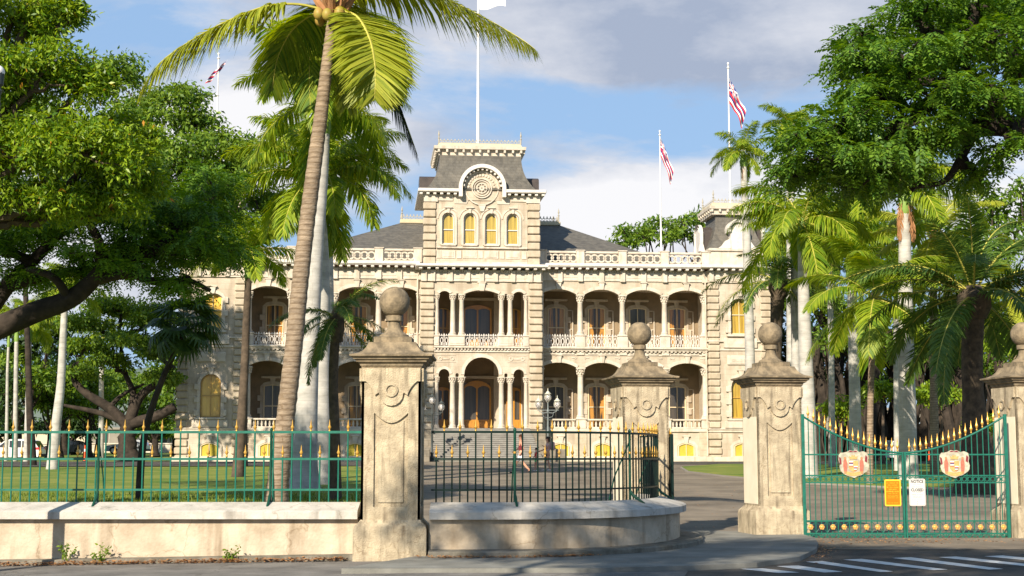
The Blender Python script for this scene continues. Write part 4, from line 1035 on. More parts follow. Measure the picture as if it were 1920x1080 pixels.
# ------------------------------------------------------------------ gates
M['armivory'] = mat('arms ivory', (.50,.47,.36), (.33,.31,.24), 9, .6, contrast=(.42,.58))
def crest_parts(leaf, cx, y):
    """painted iron coat of arms fixed on the bars"""
    u = .0105   # one photo pixel of the arms
    def P(l): return [(cx + a*.31, 1.50 + c_*.285) for a, c_ in l]
    mantle = [(-.62,.80),(-.40,.86),(-.20,.98),(0,.92),(.18,.98),(.42,.84),(.66,.90),(.92,.78),(.98,.45),(.93,.2),(1.0,-.1),(.96,-.38),(.86,-.52),(.72,-.62),(.50,-.78),(.22,-.86),(.05,-.98),(-.1,-.92),(-.28,-.86),(-.52,-.76),(-.70,-.62),(-.82,-.5),(-.9,-.2),(-.86,0),(-.95,.3),(-.93,.62),(-.80,.80)]
    b = MB(); b.plate(P(mantle), [], y-.014, y+.004); o = b.build('coat_of_arms', M['armivory'], leaf)
    def piece(name, l, m, d=.02, e=.004): b = MB(); b.plate(P(l), [], y-d, y-d+e+.004); return b.build(name, m, o)
    if 'armred' not in M:
        M['armred'] = mat('arms red', (.50,.17,.11), (.42,.12,.08), 20, .5); M['armgold'] = mat('arms gold', (.62,.40,.15), (.48,.28,.10), 20, .5)
        M['armmaroon'] = mat('arms maroon', (.20,.03,.04), None); M['armwhite'] = mat('arms white', (.8,.78,.72), None); M['armblue'] = mat('arms blue', (.06,.08,.22), None); M['armflesh'] = mat('arms flesh', (.5,.22,.1), None)
    piece('mantle_lining', [(-.93,.5),(-.8,.42),(-.76,.0),(-.86,-.05)], M['armmaroon']); piece('mantle_lining', [(.92,.5),(.80,.62),(.74,.2),(.88,.1)], M['armmaroon'])
    piece('mantle_lining', [(-.3,.84),(.3,.84),(.18,.94),(0,.88),(-.18,.94)], M['armmaroon'])
    # shield quartered: stripes and gold
    piece('shield', [(-.30,.22),(.30,.22),(.30,-.28),(.16,-.48),(0,-.56),(-.16,-.48),(-.30,-.28)], M['armgold'], .024)
    for j, mm in enumerate(('armwhite','armred','armblue','armwhite','armred')):
        z = .20-j*.075; piece('shield_stripe', [(-.28,z-.07),(-.02,z-.07),(-.02,z),(-.28,z)], M[mm], .029)
        z = -.14-j*.062; piece('shield_stripe', [(.02,z-.058),(.27-.02*j,z-.058),(.27-.02*j,z),(.02,z)], M[mm], .029)
    piece('crown', [(-.22,.34),(.22,.34),(.28,.56),(.14,.50),(.08,.66),(0,.56),(-.08,.66),(-.14,.50),(-.28,.56)], M['armgold'], .026)
    for s in (-1, 1):
        piece('supporter', [(s*.42,-.5),(s*.62,-.5),(s*.66,-.1),(s*.64,.22),(s*.56,.34),(s*.46,.30),(s*.40,.1)], M['armred'], .026)
        piece('supporter_head', [(s*.47,.33),(s*.59,.33),(s*.61,.46),(s*.53,.52),(s*.46,.45)], M['armflesh'], .026)
        piece('supporter_legs', [(s*.44,-.5),(s*.62,-.5),(s*.60,-.66),(s*.46,-.66)], M['armflesh'], .024)
    piece('ribbon', [(-.62,-.62),(-.40,-.52),(0,-.60),(.40,-.52),(.62,-.62),(.44,-.74),(.2,-.82),(0,-.84),(-.2,-.82),(-.44,-.74)], M['armgold'] , .022)
GY = 29.7
def gate_leaf(x0, x1, hinge_left, label):
    t = thing('gate_leaf', ((x0 if hinge_left else x1), GY, .0), label, 'gate', 0, 'closed crested gate leaves')
    off = (-t.location.x, -GY, 0); G = M['green']
    W = x1-x0; n = round(W/.1135); bars = [x0+W*i/n for i in range(n+1)]
    def top(x):
        u = (x-x0)/W; u = u if hinge_left else 1-u      # 0 hinge, 1 meeting stile
        return 1.72 + .74*(1-u)**1.75
    for z, r in ((1.69,.014),(1.27,.014),(1.13,.012),(.37,.014),(.12,.016)): b = MB(); b.box(x0, x1, GY-.012, GY+.012, z-r, z+r); b.build('rail', G, t, off=off)
    b = MB(); b.tube([Vector((x, GY, top(x))) for x in bars], .02, 7); b.build('curved_top_rail', G, t, True, off=off)
    hx = x0 if hinge_left else x1; mx = x1 if hinge_left else x0
    b = MB(); b.box(hx-.03, hx+.03, GY-.03, GY+.03, .02, 2.50); b.build('hinge_stile', G, t, off=off)
    b = MB(); b.box(mx-.035 if hinge_left else mx+.004, mx-.004 if hinge_left else mx+.035, GY-.035, GY+.035, .02, 1.74); b.build('meeting_stile', G, t, off=off)
    sp = None
    for i, x in enumerate(bars[1:-1] if True else bars):
        zt = top(x)
        b = MB(); b.lathe([(.0105,0),(.0105,zt+.02)], 6); o = b.build('bar', G, t, True); o.location = (x-t.location.x, 0, .03)
        if sp is None: sp = spear(.26,.032).build('finial', M['gold'], o, True); sp.location = (0,0,zt+.0)
        else: c = link_copy(sp, o, (0,0,zt+.0))
    # rings between the middle rails, rosettes and scrolls at the foot
    for i in range(n): 
        c = (bars[i]+bars[i+1])/2
        if i == 0: b0 = MB(); b0.ring(0, 1.2, .05, .036, -.008, .008, 12); r0 = b0.build('ring', G, t); r0.location = (c-t.location.x, 0, 0)
        else: link_copy(r0, t, (c-t.location.x, 0, 0))
    ros = None; m = n//2
    for i in range(m):
        c = x0 + W*(i+.5)/m
        if ros is None:
            b = MB(); b.lathe([(.050,0),(.053,.012),(.042,.022),(.026,.02),(.024,.034),(.010,.04)], 14); b.xf(Matrix.Rotation(pi/2, 4, 'X'))
            for k in range(6): b.sphere((.044*cos(pi*k/3), -.024, .044*sin(pi*k/3)), .014, 6, 4)
            ros = b.build('rosette', M['rosette'], t, True); ros.location = (c-t.location.x, -.02, .25)
            b = MB()
            for s in (-1, 1):
                b.tube([(s*.02,0,.05),(s*.06,0,.09),(s*.03,0,.12)], .007, 5); b.ring(s*.055, .055, .045, .032, -.006, .006, 10)
                for q in (-1, 1): b.tube([(s*.055,0,.25+q*.04),(s*.11,0,.25+q*.11)], .006, 5)
            sc = b.build('scroll', G, t); sc.location = (c-t.location.x, 0, 0)
        else: link_copy(ros, t, (c-t.location.x, -.02, .25)); link_copy(sc, t, (c-t.location.x, 0, 0))
    q = (at(1599, 868, GY).x if hinge_left else at(1788, 868, GY).x)
    ch = thing('x', (0,0,0), '', ''); bpy.data.objects.remove(ch)
    before = set(bpy.data.objects); crest_parts(t, q-t.location.x, -.03); return t
gl = gate_leaf(5.86, 7.87, True, 'closed left leaf of the crested green gate, gold spears sweeping down to the middle')
gr = gate_leaf(7.88, 9.94, False, 'closed right leaf of the crested green gate, rising to the pillar at the right edge')
# leaf of the small gate, standing open behind the pillar
t = thing('gate_leaf', (3.22, 29.75, 0), 'open green gate leaf seen edge-on beside the end of the curved railing', 'gate', radians(96))
n = 16; b = MB()
for z, r in ((1.62,.015),(1.12,.015),(.37,.015),(.12,.015),(2.0,.015)): q = MB(); q.box(0, 1.9, -.012, .012, z-r, z+r); q.build('rail', M['greenshade'], t)
q = MB(); q.box(-.03,.03,-.03,.03,.02,2.1); q.build('hinge_stile', M['greenshade'], t)
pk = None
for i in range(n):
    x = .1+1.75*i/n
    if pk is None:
        q = MB(); q.lathe([(.014,0),(.014,2.0)], 6); pk = q.build('bar', M['greenshade'], t, True); pk.location = (x,0,.04); f = spear(.2).build('finial', M['gold'], pk, True); f.location = (0,0,2.0)
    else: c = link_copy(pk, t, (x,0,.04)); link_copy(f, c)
q = MB(); q.box(.05,1.85,-.018,-.013,.4,1.1); q.build('kick_panel', M['greenshade'], t)

# ------------------------------------------------------------------ notices on the gate
def textobj(body, size, loc, m, parent, name='lettering', w=None):
    cu = bpy.data.curves.new(name, 'FONT'); cu.body = body; cu.size = size; cu.align_x = 'CENTER'; cu.extrude = .001; cu.offset = .0022; cu.resolution_u = 2
    o = bpy.data.objects.new(name, cu); COL.objects.link(o); bpy.context.view_layer.update()
    dg = bpy.context.evaluated_depsgraph_get(); me = bpy.data.meshes.new_from_object(o.evaluated_get(dg)); bpy.data.objects.remove(o)
    o = bpy.data.objects.new(name, me); COL.objects.link(o); me.materials.clear(); me.materials.append(m); o.parent = parent
    o.rotation_euler = (pi/2, 0, 0); o.location = loc
    if w: 
        wd = max(v.co.x for v in me.vertices)-min(v.co.x for v in me.vertices); o.scale = (w/wd, 1, 1)
    return o
def rrect(w, h, r, n=4):
    out = []
    for cx, cz, a0 in ((w/2-r, h/2-r, 0), (-w/2+r, h/2-r, pi/2), (-w/2+r, -h/2+r, pi), (w/2-r, -h/2+r, 1.5*pi)):
        out += [(cx+r*cos(a0+pi/2*i/n), cz+r*sin(a0+pi/2*i/n)) for i in range(n+1)]
    return out
ink = mat('black sign ink', (.04,.04,.04), None); signwhite = mat('white sign enamel', (.60,.59,.56), None, rough=.4); signor = mat('orange sign enamel', (.62,.16,.003), None, rough=.4); signyel = mat('yellow sign ink', (.80,.50,.04), None, rough=.4)
def scribble(b, cx, z, w, h, words, rs):
    """a line of lettering too small to read: word-length runs of upright strokes"""
    x = cx-w/2; tot = sum(words)+len(words)-1; u = w/tot
    for wd in words:
        k = 0
        while k < wd: b.box(x+u*.12, x+u*(.42+.2*rs.random()), -.003, .001, z, z+h*(.55+.25*rs.random())); x += u; k += 1
        x += u
rs = random.Random(4)
p = at(1674, 924, GY-.06)
s1 = thing('notice_sign', (p.x, GY-.055, p.z), 'orange notice with yellow lettering tied to the left gate leaf', 'sign')
b = MB(); b.plate(rrect(.325,.53,.03), [], -.006, .0); b.build('sign_board', signyel, s1); b = MB(); b.plate(rrect(.275,.47,.01), [], -.009, -.0055); b.build('sign_face', signor, s1)
b = MB()
for z, w, h, wd in ((.185,.24,.03,(2,6,2)),(.145,.19,.024,(3,6)),(.10,.24,.03,(2,3,5)),(.06,.16,.026,(6,)),(.015,.26,.032,(8,5)),(-.02,.18,.016,(5,4,3)),(-.055,.22,.012,(6,3,5)),(-.08,.2,.012,(4,7,3)),(-.105,.22,.012,(5,5,4)),(-.205,.22,.014,(4,3,6))): scribble(b, 0, z, w, h, wd, rs)
b.lathe([(.016,0),(.016,.003)], 10); q = b; b.build('lettering', signyel, s1, off=(0,-.009,0))
p = at(1720, 923, GY-.06)
s2 = thing('notice_sign', (p.x, GY-.055, p.z), 'white notice headed NOTICE and CLOSED tied to the right gate leaf', 'sign')
b = MB(); b.plate(rrect(.325,.54,.035), [], -.006, 0); b.build('sign_board', signwhite, s2)
b = MB(); b.plate(rrect(.30,.515,.028), [rrect(.293,.508,.026)], -.0075, -.0055); b.build('sign_border', ink, s2)
textobj('NOTICE', .085, (0,-.008,.185), ink, s2, w=.25); textobj('CLOSED', .08, (0,-.008,.02), ink, s2, w=.25)
b = MB()
for z, w, h, wd in ((.145,.18,.014,(4,6)),(.10,.22,.016,(5,9)),(-.005,.16,.010,(2,8)),(-.055,.23,.016,(7,2,6)),(-.085,.18,.010,(5,3,5)),(-.11,.19,.010,(7,6)),(-.14,.23,.010,(8,3,7)),(-.19,.02,.02,(1,)),(-.235,.018,.02,(1,))): scribble(b, 0, z, w, h, wd, rs)
b.build('lettering', ink, s2, off=(0,-.006,0))

# ------------------------------------------------------------------ flagpoles and flags
def flagpole(px, pytop, zbase, dy, label, r=.09, ball=True):
    """pole standing on the palace roof"""
    for _ in (0,):
        n_ = Vector((-sin(PHI), cos(PHI))); c0 = n_.x*PO.x + n_.y*106 + dy
        d = at(px, pytop, 1.0) - Vector((0,0,EYE)); k = c0/(n_.x*d.x + n_.y*d.y)
        top = Vector((d.x*k, d.y*k, EYE+d.z*k))
    H = top.z - zbase
    b = MB(); b.lathe([(r*1.5,0),(r*1.3,.4),(r,.6),(r*.6,H-.5),(r*.6,H-.45),(r*1.4,H-.4),(r*1.4,H-.34),(r*.5,H-.3),(r*.5,H-.14),(r*1.1,H-.08),(r*.9,H),(.01,H+.06)], 10)
    o = b.build('flagpole', M['polewhite'], None, True); o.location = (top.x, top.y, zbase); tag(o, label, 'flagpole', 'white flagpoles on the palace roof'); return top
FT = {}
FT['c'] = flagpole(897, -46, 24.3, 2.2, 'tallest white flagpole rising from the central tower roof', .12)
FT['l'] = flagpole(410, 100, 20.4, 2.3, 'white flagpole at the left above the dark tree tops', .08)
FT['r'] = flagpole(1365, 118, 20.4, 2.3, 'white flagpole on the right end tower behind the palm crown', .08)
FT['m'] = flagpole(1237, 245, 17.6, 17, 'white flagpole over the right wing in front of the far treetops', .08)
fw_, fr_, fb_ = mat('flag white', (.78,.76,.74), None), mat('flag red', (.55,.02,.03), None), mat('flag blue', (.02,.03,.16), None)
def flag(top, drop, P, label, blown=1, white=False, hoist=1.5, fly=2.9):
    """limp striped flag: grid mapped through a drape function P(u,v)->offset"""
    nu, nv = 48, 32; vs = []; fs = []; b = MB()
    for j in range(nv+1):
        for i in range(nu+1): vs.append(P(i/nu, j/nv))
    ms = []
    for j in range(nv):
        for i in range(nu):
            a = j*(nu+1)+i; fs.append((a, a+1, a+nu+2, a+nu+1)); u, v = (i+.5)/nu, (j+.5)/nv
            k = (0, 1, 2, 0, 1, 2, 0, 1)[int(v*8)]
            if u < .5 and v < .5:
                x, y = u*2, v*2; d = min(abs(x-y), abs(x-(1-y)))
                k = 1 if (abs(x-.5) < .05 or abs(y-.5) < .08) else 0 if (abs(x-.5) < .09 or abs(y-.5) < .14) else 0 if d < .07 else 2
            if white: k = 0 if v < .93 or True else 1
            ms.append(k)
    b.add(vs, fs); b.m = ms
    o = b.build('flag', [fw_, fr_, fb_], None, 'all', fix=False); o.location = (top.x, top.y, top.z-drop); tag(o, label, 'flag', None if white else 'striped flags on the palace roof'); return o
def drape(hang, out, sgn, amp=.12, hoist=1.5):
    """u along fly, v down hoist. hang: how far the fly end falls"""
    def f(u, v):
        x = sgn*(.05 + out*u*(1-.25*v*u)); z = -v*hoist*(1-.35*u) - hang*u**1.1 + .05*sin(9*u+3*v)
        y = amp*sin(11*u + 4*v)*u**.5 + .05*cos(17*u-5*v)*u
        return (x, y, z)
    return f
flag(FT['r'], 1.2, drape(2.6, 1.25, 1, .2, 2.0), 'striped flag hanging limp from the pole on the right end tower')
flag(FT['m'], .6, drape(3.0, 1.1, 1, .2, 1.7), 'striped flag hanging limp above the right wing and far treetops')
def lf(u, v):
    return (-.75+.9*(1-u)*v*0 + sin(3*u)*.1 - .1 + (1-u)*.6 + .45*u*0 + .75*u*0, 0, 0)
flag(FT['l'], .5, lambda u, v: ((-.95*u + .75*(1-v)*.9 - .02), .12*sin(9*u+3*v), -1.55*u*.55 - 1.2*v*.9 + .06*sin(8*u)), 'striped flag blowing left among the coconut fronds')
flag(FT['c'], .35, lambda u, v: (.06+2.0*u, .18*sin(8*u+2*v)*u, -2.3*v*(1-.15*u) - .35*sin(5*u+v)*u - .25*u), 'white flag at the top of the central flagpole', white=True)

# ------------------------------------------------------------------ lamp standards
def lamp(px, py_base, Y, label, m, cap, s=1.0):
    p = gp(at(px, 820, Y).x, Y)
    t = thing('lamp_standard', p, label, 'lamp', 0, 'three-globe lamp standards at the palace steps')
    H = 3.5*s
    b = MB(); b.lathe([(.22,0),(.22,.12),(.14,.2),(.10,.5),(.13,.6),(.08,.7),(.065,H*.5),(.09,H*.51),(.06,H*.54),(.05,H*.83),(.10,H*.85),(.05,H*.87),(.035,H)], 10); b.build('post', m, t, True)
    b = MB()
    for sg in (-1, 1): b.tube([(0,0,H*.83),(sg*.3,0,H*.82),(sg*.56,0,H*.85),(sg*.62,0,H*.88)], .03, 6); b.tube([(0,0,H*.74),(sg*.3,0,H*.76),(sg*.38,0,H*.83)], .02, 6)
    b.box(-.72,.72,-.02,.02,H*.865,H*.875); b.build('arm', m, t)
    for x, z in ((0,H),(-.62,H*.88),(.62,H*.88)):
        g = MB(); g.lathe([(.06,0),(.14,.06),(.22,.2),(.23,.32),(.17,.45),(.12,.5)], 14); o = g.build('lamp_globe', M['glassglobe'], t, True); o.location = (x,0,z+.05)
        c = MB(); c.lathe([(.21,.5),(.22,.54),(.12,.60),(.10,.66),(.03,.70),(.02,.86),(.002,.9)], 12); c.build('lamp_cap', cap, o, True)
        c = MB(); c.sphere((0,0,.28), .09, 8, 6, (1,1,1.5)); c.build('bulb', M['opal'], o, 'all')
        c = MB()
        for k in range(4): a = pi/2*k+.4; c.tube([(.05*cos(a),.05*sin(a),-.05),(.24*cos(a),.24*sin(a),.2),(.245*cos(a),.245*sin(a),.32),(.2*cos(a),.2*sin(a),.52)], .01, 4)
        c.build('lamp_cage', cap, o)
    return t
lamp(1027.5, 860, 97.2, 'pale triple lamp standard with cream caps right of the palace steps', M['lampgrey'], M['lampcap'], 1.12)
lamp(810, 860, 98.5, 'dark triple lamp standard left of the palace steps', M['lampdark'], M['lampdark'], 1.08)

# ------------------------------------------------------------------ people
def skin_mesh(name, joints, edges, m, parent, sub=2, root=0):
    me = bpy.data.meshes.new(name); me.from_pydata([j[0] for j in joints], edges, []); o = bpy.data.objects.new(name, me); COL.objects.link(o)
    sk = o.modifiers.new('s', 'SKIN'); sk.use_smooth_shade = True
    for i, j in enumerate(joints):
        r = j[1]; me.skin_vertices[0].data[i].radius = r if isinstance(r, tuple) else (r, r); me.skin_vertices[0].data[i].use_root = (i == root)
    ss = o.modifiers.new('u', 'SUBSURF'); ss.levels = sub; ss.render_levels = sub
    bpy.context.view_layer.update(); dg = bpy.context.evaluated_depsgraph_get(); me2 = bpy.data.meshes.new_from_object(o.evaluated_get(dg)); bpy.data.objects.remove(o)
    me2.materials.clear(); me2.materials.append(m); me2.polygons.foreach_set('use_smooth', [True]*len(me2.polygons))
    o = bpy.data.objects.new(name, me2); COL.objects.link(o); o.parent = parent; return o
def hand(J, E, w, at_, d, s, side):
    """palm and five bent fingers; d forearm direction, side = thumb direction"""
    d = Vector(d).normalized(); sd_ = Vector(side).normalized(); nrm = d.cross(sd_).normalized(); at_ = Vector(at_)
    J.append((tuple(at_+d*.045*s), (.030*s, .016*s))); pm = len(J)-1; E.append((w, pm))
    for k, (o, L) in enumerate(((.026,.062),(.009,.072),(-.009,.066),(-.026,.05))):
        a = at_+d*.085*s+sd_*o*s; J.append((tuple(a), .0095*s)); E.append((pm, len(J)-1))
        J.append((tuple(a+(d*.8+nrm*.45)*L*.5*s), .0085*s)); E.append((len(J)-2, len(J)-1))
        J.append((tuple(a+(d*.8+nrm*.45)*L*.5*s+(d*.45+nrm*.8)*L*.5*s), .0075*s)); E.append((len(J)-2, len(J)-1))
    a = at_+d*.035*s+sd_*.036*s; J.append((tuple(a), .011*s)); E.append((pm, len(J)-1)); J.append((tuple(a+(d*.7+sd_*.5)*.05*s), .009*s)); E.append((len(J)-2, len(J)-1))
def person(loc, rz, label, H, pose, top, bottom, shoe, hair, female=False, skirt=False, topm=None, sleeve=True, hairlong=False):
    """faces +x locally before rz. pose gives hip-ankle swing etc."""
    t = thing('person', loc, label, 'person', rz); s = H/1.75
    hip = .92*s; sh = 1.43*s; sw = (.175 if not female else .155)*s; hw = .085*s
    lf, rf = pose['feet']; lk_, rk = pose['knees']; le, re = pose['elbows']; lh, rh = pose['hands']
    J = [((0,0,hip), (.125*s,.145*s)), ((0,0,hip+.16*s), (.10*s,.125*s)), ((.01*s,0,hip+.36*s), (.115*s,.155*s)), ((0,0,sh), (.07*s,.11*s)), ((.015*s,0,sh+.09*s), .052*s), ((.03*s,0,sh+.17*s), (.075*s,.068*s)), ((.03*s,0,sh+.26*s), (.092*s,.075*s)), ((.02*s,0,sh+.315*s), (.06*s,.05*s))]
    E = [(0,1),(1,2),(2,3),(3,4),(4,5),(5,6),(6,7)]
    for sg, k, f in ((1, lk_, lf), (-1, rk, rf)):
        a = len(J); J += [((0, sg*hw, hip-.03*s), .098*s), ((k[0]*s, sg*hw, k[1]*s), .062*s), ((k[0]*s*.45+f[0]*s*.55-.01*s, sg*hw, (k[1]*.45+f[1]*.55)*s), .057*s), ((f[0]*s, sg*hw, (f[1]+.08)*s), .038*s), ((f[0]*s+.07*s, sg*hw, (f[1]+.035)*s), (.035*s,.03*s)), ((f[0]*s+.15*s, sg*hw, (f[1]+.025)*s), (.03*s,.022*s))]
        E += [(0,a),(a,a+1),(a+1,a+2),(a+2,a+3),(a+3,a+4),(a+4,a+5)]
    for sg, e, h in ((1, le, lh), (-1, re, rh)):
        a = len(J); J += [((0, sg*sw, sh-.02*s), .058*s), ((e[0]*s, sg*(sw+.05*s), e[1]*s), .043*s), ((h[0]*s, sg*(sw+h[2]*s), h[1]*s), .028*s)]
        E += [(3,a),(a,a+1),(a+1,a+2)]
        hand(J, E, len(J)-1, J[-1][0], Vector(J[-1][0])-Vector(J[-2][0]), s, (.6,-sg*.3,.6))
    body = skin_mesh('body', J, E, M['skin'], t)
    # face: nose, ears, eyes, mouth on the head
    hz = sh+.24*s
    b = MB(); b.sphere((.118*s,0,hz-.015*s), .018*s, 6, 5, (1,.8,1.5))
    for sg in (-1, 1): b.sphere((.02*s, sg*.077*s, hz-.01*s), .026*s, 6, 5, (.7,.35,1.2))
    b.build('nose_and_ears', M['skin'], body, 'all')
    b = MB()
    for sg in (-1, 1): b.sphere((.107*s, sg*.033*s, hz+.02*s), .011*s, 6, 4)
    b.sphere((.105*s,0,hz-.06*s), .02*s, 6, 4, (.5,1,.3)); b.build('eyes_and_mouth', M['hair'], body, 'all')
    b = MB(); b.sphere((.0,0,hz+.045*s), .108*s, 12, 8, (1.0,.86,.86)); 
    if hairlong: b.sphere((-.07*s,0,hz-.06*s), .075*s, 10, 8, (.8,.95,1.6)); b.sphere((-.10*s,0,hz+.08*s), .05*s, 8, 6)
    b.build('hair', hair, t, 'all')
    tj = [((0,0,hip+.06*s), (.14*s,.16*s)), ((0,0,hip+.18*s), (.115*s,.14*s)), ((.01*s,0,hip+.36*s), (.13*s,.172*s)), ((0,0,sh-.01*s), (.078*s,.125*s))]; te = [(0,1),(1,2),(2,3)]
    if sleeve:
        for sg, e in ((1, le), (-1, re)): a = len(tj); tj += [((0, sg*sw, sh-.02*s), .068*s), ((e[0]*s*.6, sg*(sw+.035*s), (sh*.45+e[1]*s*.55)), .06*s)]; te += [(3,a),(a,a+1)]
    skin_mesh('shirt', tj, te, top, t)
    bj = [((0,0,hip+.05*s), (.135*s,.155*s)), ((0,0,hip-.03*s), (.14*s,.16*s))]; be = [(0,1)]
    for sg, k in ((1, lk_), (-1, rk)):
        f = pose.get('short', .8); a = len(bj); bj += [((0, sg*hw, hip-.06*s), .115*s), ((k[0]*s*f, sg*hw, (hip*(1-f)+k[1]*s*f)), (.098 if not skirt else .11)*s)]; be += [(1,a),(a,a+1)]
    skin_mesh('shorts', bj, be, bottom, t)
    for sg, f, k in ((1, lf, lk_), (-1, rf, rk)):
        skin_mesh('shoe', [((f[0]*s-.03*s, sg*hw, (f[1]+.05)*s), (.045*s,.042*s)), ((f[0]*s+.07*s, sg*hw, (f[1]+.035)*s), (.045*s,.034*s)), ((f[0]*s+.16*s, sg*hw, (f[1]+.028)*s), (.04*s,.026*s))], [(0,1),(1,2)], shoe, t, 1)
    return t
black = mat('black cloth', (.03,.022,.025), None); floral = mat('white and black floral cloth', (.75,.74,.75), (.12,.12,.15), 9, .9, contrast=(.5,.58)); dred = mat('dark red singlet', (.16,.025,.03), None)
red = mat('red shirt', (.62,.05,.04), None); greenc = mat('bright green cloth', (.12,.62,.2), None); whitec = mat('white canvas shoe', (.8,.78,.75), None); pink = mat('pale pink cloth', (.62,.40,.38), None)
walk = dict(feet=((-.42,.05),(.38,.0)), knees=((-.08,.50),(.22,.50)), elbows=((-.12,1.13),(.12,1.14)), hands=((.02,.93,.05),(.30,1.02,.02)), short=.95)
Y = 70.0; px = at(977,850,Y).x
person(gp(px,Y,.03), pi, 'man in dark singlet and floral shorts striding left across the drive', 1.78, walk, dred, floral, black, mat('ginger brown hair', (.16,.06,.03), None), sleeve=False)
Y = 73.5; px = at(1005.5,850,Y).x
stand = dict(feet=((-.06,0),(.10,0)), knees=((0,.48),(.07,.48)), elbows=((.05,1.16),(.05,1.16)), hands=((.2,1.0,.0),(.2,1.02,.0)), short=.6)
person(gp(px,Y,.03), radians(200), 'small child in a red top with bright green shorts beside the woman', 1.12, stand, red, greenc, whitec, M['hair'], sleeve=True)
Y = 74.0; px = at(1027,850,Y).x
stand2 = dict(feet=((-.12,.0),(.16,0)), knees=((-.02,.48),(.1,.49)), elbows=((.04,1.15),(.10,1.15)), hands=((.22,1.28,-.02),(.34,1.05,.0)), short=.45)
wm = person(gp(px,Y,.03), radians(185), 'woman in pink top and short black shorts wearing a pink backpack', 1.66, stand2, pink, black, whitec, M['hair'], female=True, hairlong=True)
b = MB(); b.cbox(-.11,.11,-.15,.15,0,.42,.04); b.cbox(-.15,-.10,-.11,.11,.03,.22,.02)
o = b.build('backpack', mat('dusty pink backpack', (.50,.30,.31), None), None, True); o.location = gp(px,Y,.03)+Vector((.245,.02,1.02)); tag(o, 'dusty pink backpack worn by the woman on the drive', 'backpack')

# ------------------------------------------------------------------ cars, cones, background buildings
def car(loc, rz, label, paint, H=1.7, L=4.6, W=1.85):
    t = thing('parked_car', loc, label, 'car', rz)
    lo = [(-L/2,.42),(-L/2+.05,.30),(L/2-.1,.28),(L/2,.45),(L/2-.02,.78),(L/2-.25,.92),(L/2-1.15,1.02),(-L/2+.12,1.05),(-L/2,.95)]
    # front at +x
    arch = []
    b = MB(); b.plate(lo, [], -W/2, W/2); b.build('body', paint, t)
    up = [(L/2-1.2,1.0),(L/2-1.95,H-.12),(L/2-2.4,H-.02),(-L/2+1.0,H),(-L/2+.45,H-.12),(-L/2+.08,1.04)]
    b = MB(); b.plate(up, [], -W/2+.12, W/2-.12); b.build('cabin', paint, t)
    for s in (-1, 1):
        y = s*(W/2-.115)
        for q in ([(L/2-1.35,1.05),(L/2-1.98,H-.2),(L/2-2.25,H-.14),(L/2-2.25,1.05)], [(L/2-2.33,1.05),(L/2-2.33,H-.13),(-L/2+1.45,H-.13),(-L/2+1.45,1.05)], [(-L/2+1.37,1.05),(-L/2+1.37,H-.14),(-L/2+.85,H-.2),(-L/2+.6,1.12)]):
            b = MB(); b.plate(q, [], min(y, y+s*.01), max(y, y+s*.01)); b.build('side_window', M['carglass'], t)
        b = MB(); b.cbox(-L/2-.02,-L/2+.35, *sorted((s*(W/2-.25), s*(W/2+.01))), .86, 1.06, .02); b.build('tail_light', M['redlens'], t)
        for xw in (L/2-.9, -L/2+.9):
            b = MB(); b.lathe([(.36,-.11),(.37,-.09),(.37,.09),(.36,.11)], 20); b.xf(Matrix.Rotation(pi/2, 4, 'X')); w = b.build('wheel', M['black'], t, True); w.location = (xw, s*(W/2-.08), .36)
            b = MB(); b.lathe([(.22,-.02),(.22,.02),(.1,.03)], 14); b.xf(Matrix.Rotation(pi/2*s, 4, 'X')); r = b.build('rim', M['steel'], w, True); r.location = (0, s*.11, 0)
            b = MB(); b.ring(xw, .36, .44, .37, *sorted((s*(W/2-.1), s*(W/2+.012))), 16, 0, pi); b.build('wheel_arch', M['black'], t)
    b = MB(); b.add([(-L/2+.16,-W/2+.2,1.1),(-L/2+.16,W/2-.2,1.1),(-L/2+.45,W/2-.28,H-.14),(-L/2+.45,-W/2+.28,H-.14)], [(0,1,2,3)]); b.xf(Matrix.Translation((-.07,0,0))); b.build('rear_window', M['carglass'], t)
    b = MB(); b.cbox(-L/2-.05,-L/2+.2,-W/2+.05,W/2-.05,.32,.55,.03); b.build('bumper', M['black'], t); b = MB(); b.cbox(L/2-.2,L/2+.05,-W/2+.05,W/2-.05,.3,.52,.03); b.build('bumper', M['black'], t)
    return t
p = at(24, 850, 118); car(gp(p.x, 118), pi, 'white estate car on the drive at the left edge', M['carwhite'], 1.72, 4.7)
p = at(122, 830, 152); car(gp(p.x, 152), radians(200), 'dark car parked beyond the low white wall at left', M['cardark'], 1.5, 4.4)
p = at(240, 822, 158); car(gp(p.x, 158), pi, 'silver car parked under the trees left of the palace', mat('silver car paint', (.42,.44,.47), None, rough=.3, coat=1), 1.5, 4.4)
p = at(1645, 860, 108); car(gp(p.x, 104), 0, 'white car half hidden behind the crested gate', M['carwhite'], 1.5, 4.4)
def cone(px, Y, h, label):
    p = at(px, 850, Y); t = thing('delineator_post', gp(p.x, Y, .02), label, 'traffic post', 0, 'orange posts along the drive')
    b = MB(); b.lathe([(.18,0),(.18,.04),(.16,.06)], 8); b.build('base', M['black'], t); b = MB(); b.lathe([(.09,.05),(.055,.3),(.045,h-.05),(.03,h)], 10); b.build('tube', M['orange'], t, True)
    b = MB(); b.lathe([(.058,h*.62),(.054,h*.78)], 10, cap=False); b.build('reflective_band', M['polewhite'], t, True)
for a in ((105,112,1.3,'orange traffic post in front of the white estate car'),(159,100,1.1,'orange traffic post alone beside the road at left'),(1560,99,1.1,'orange traffic post left of the left coat of arms'),(1742,99,1.25,'orange traffic post between the two coats of arms'),(1869,101,1.1,'orange traffic post near the right gate pillar')): cone(*a)
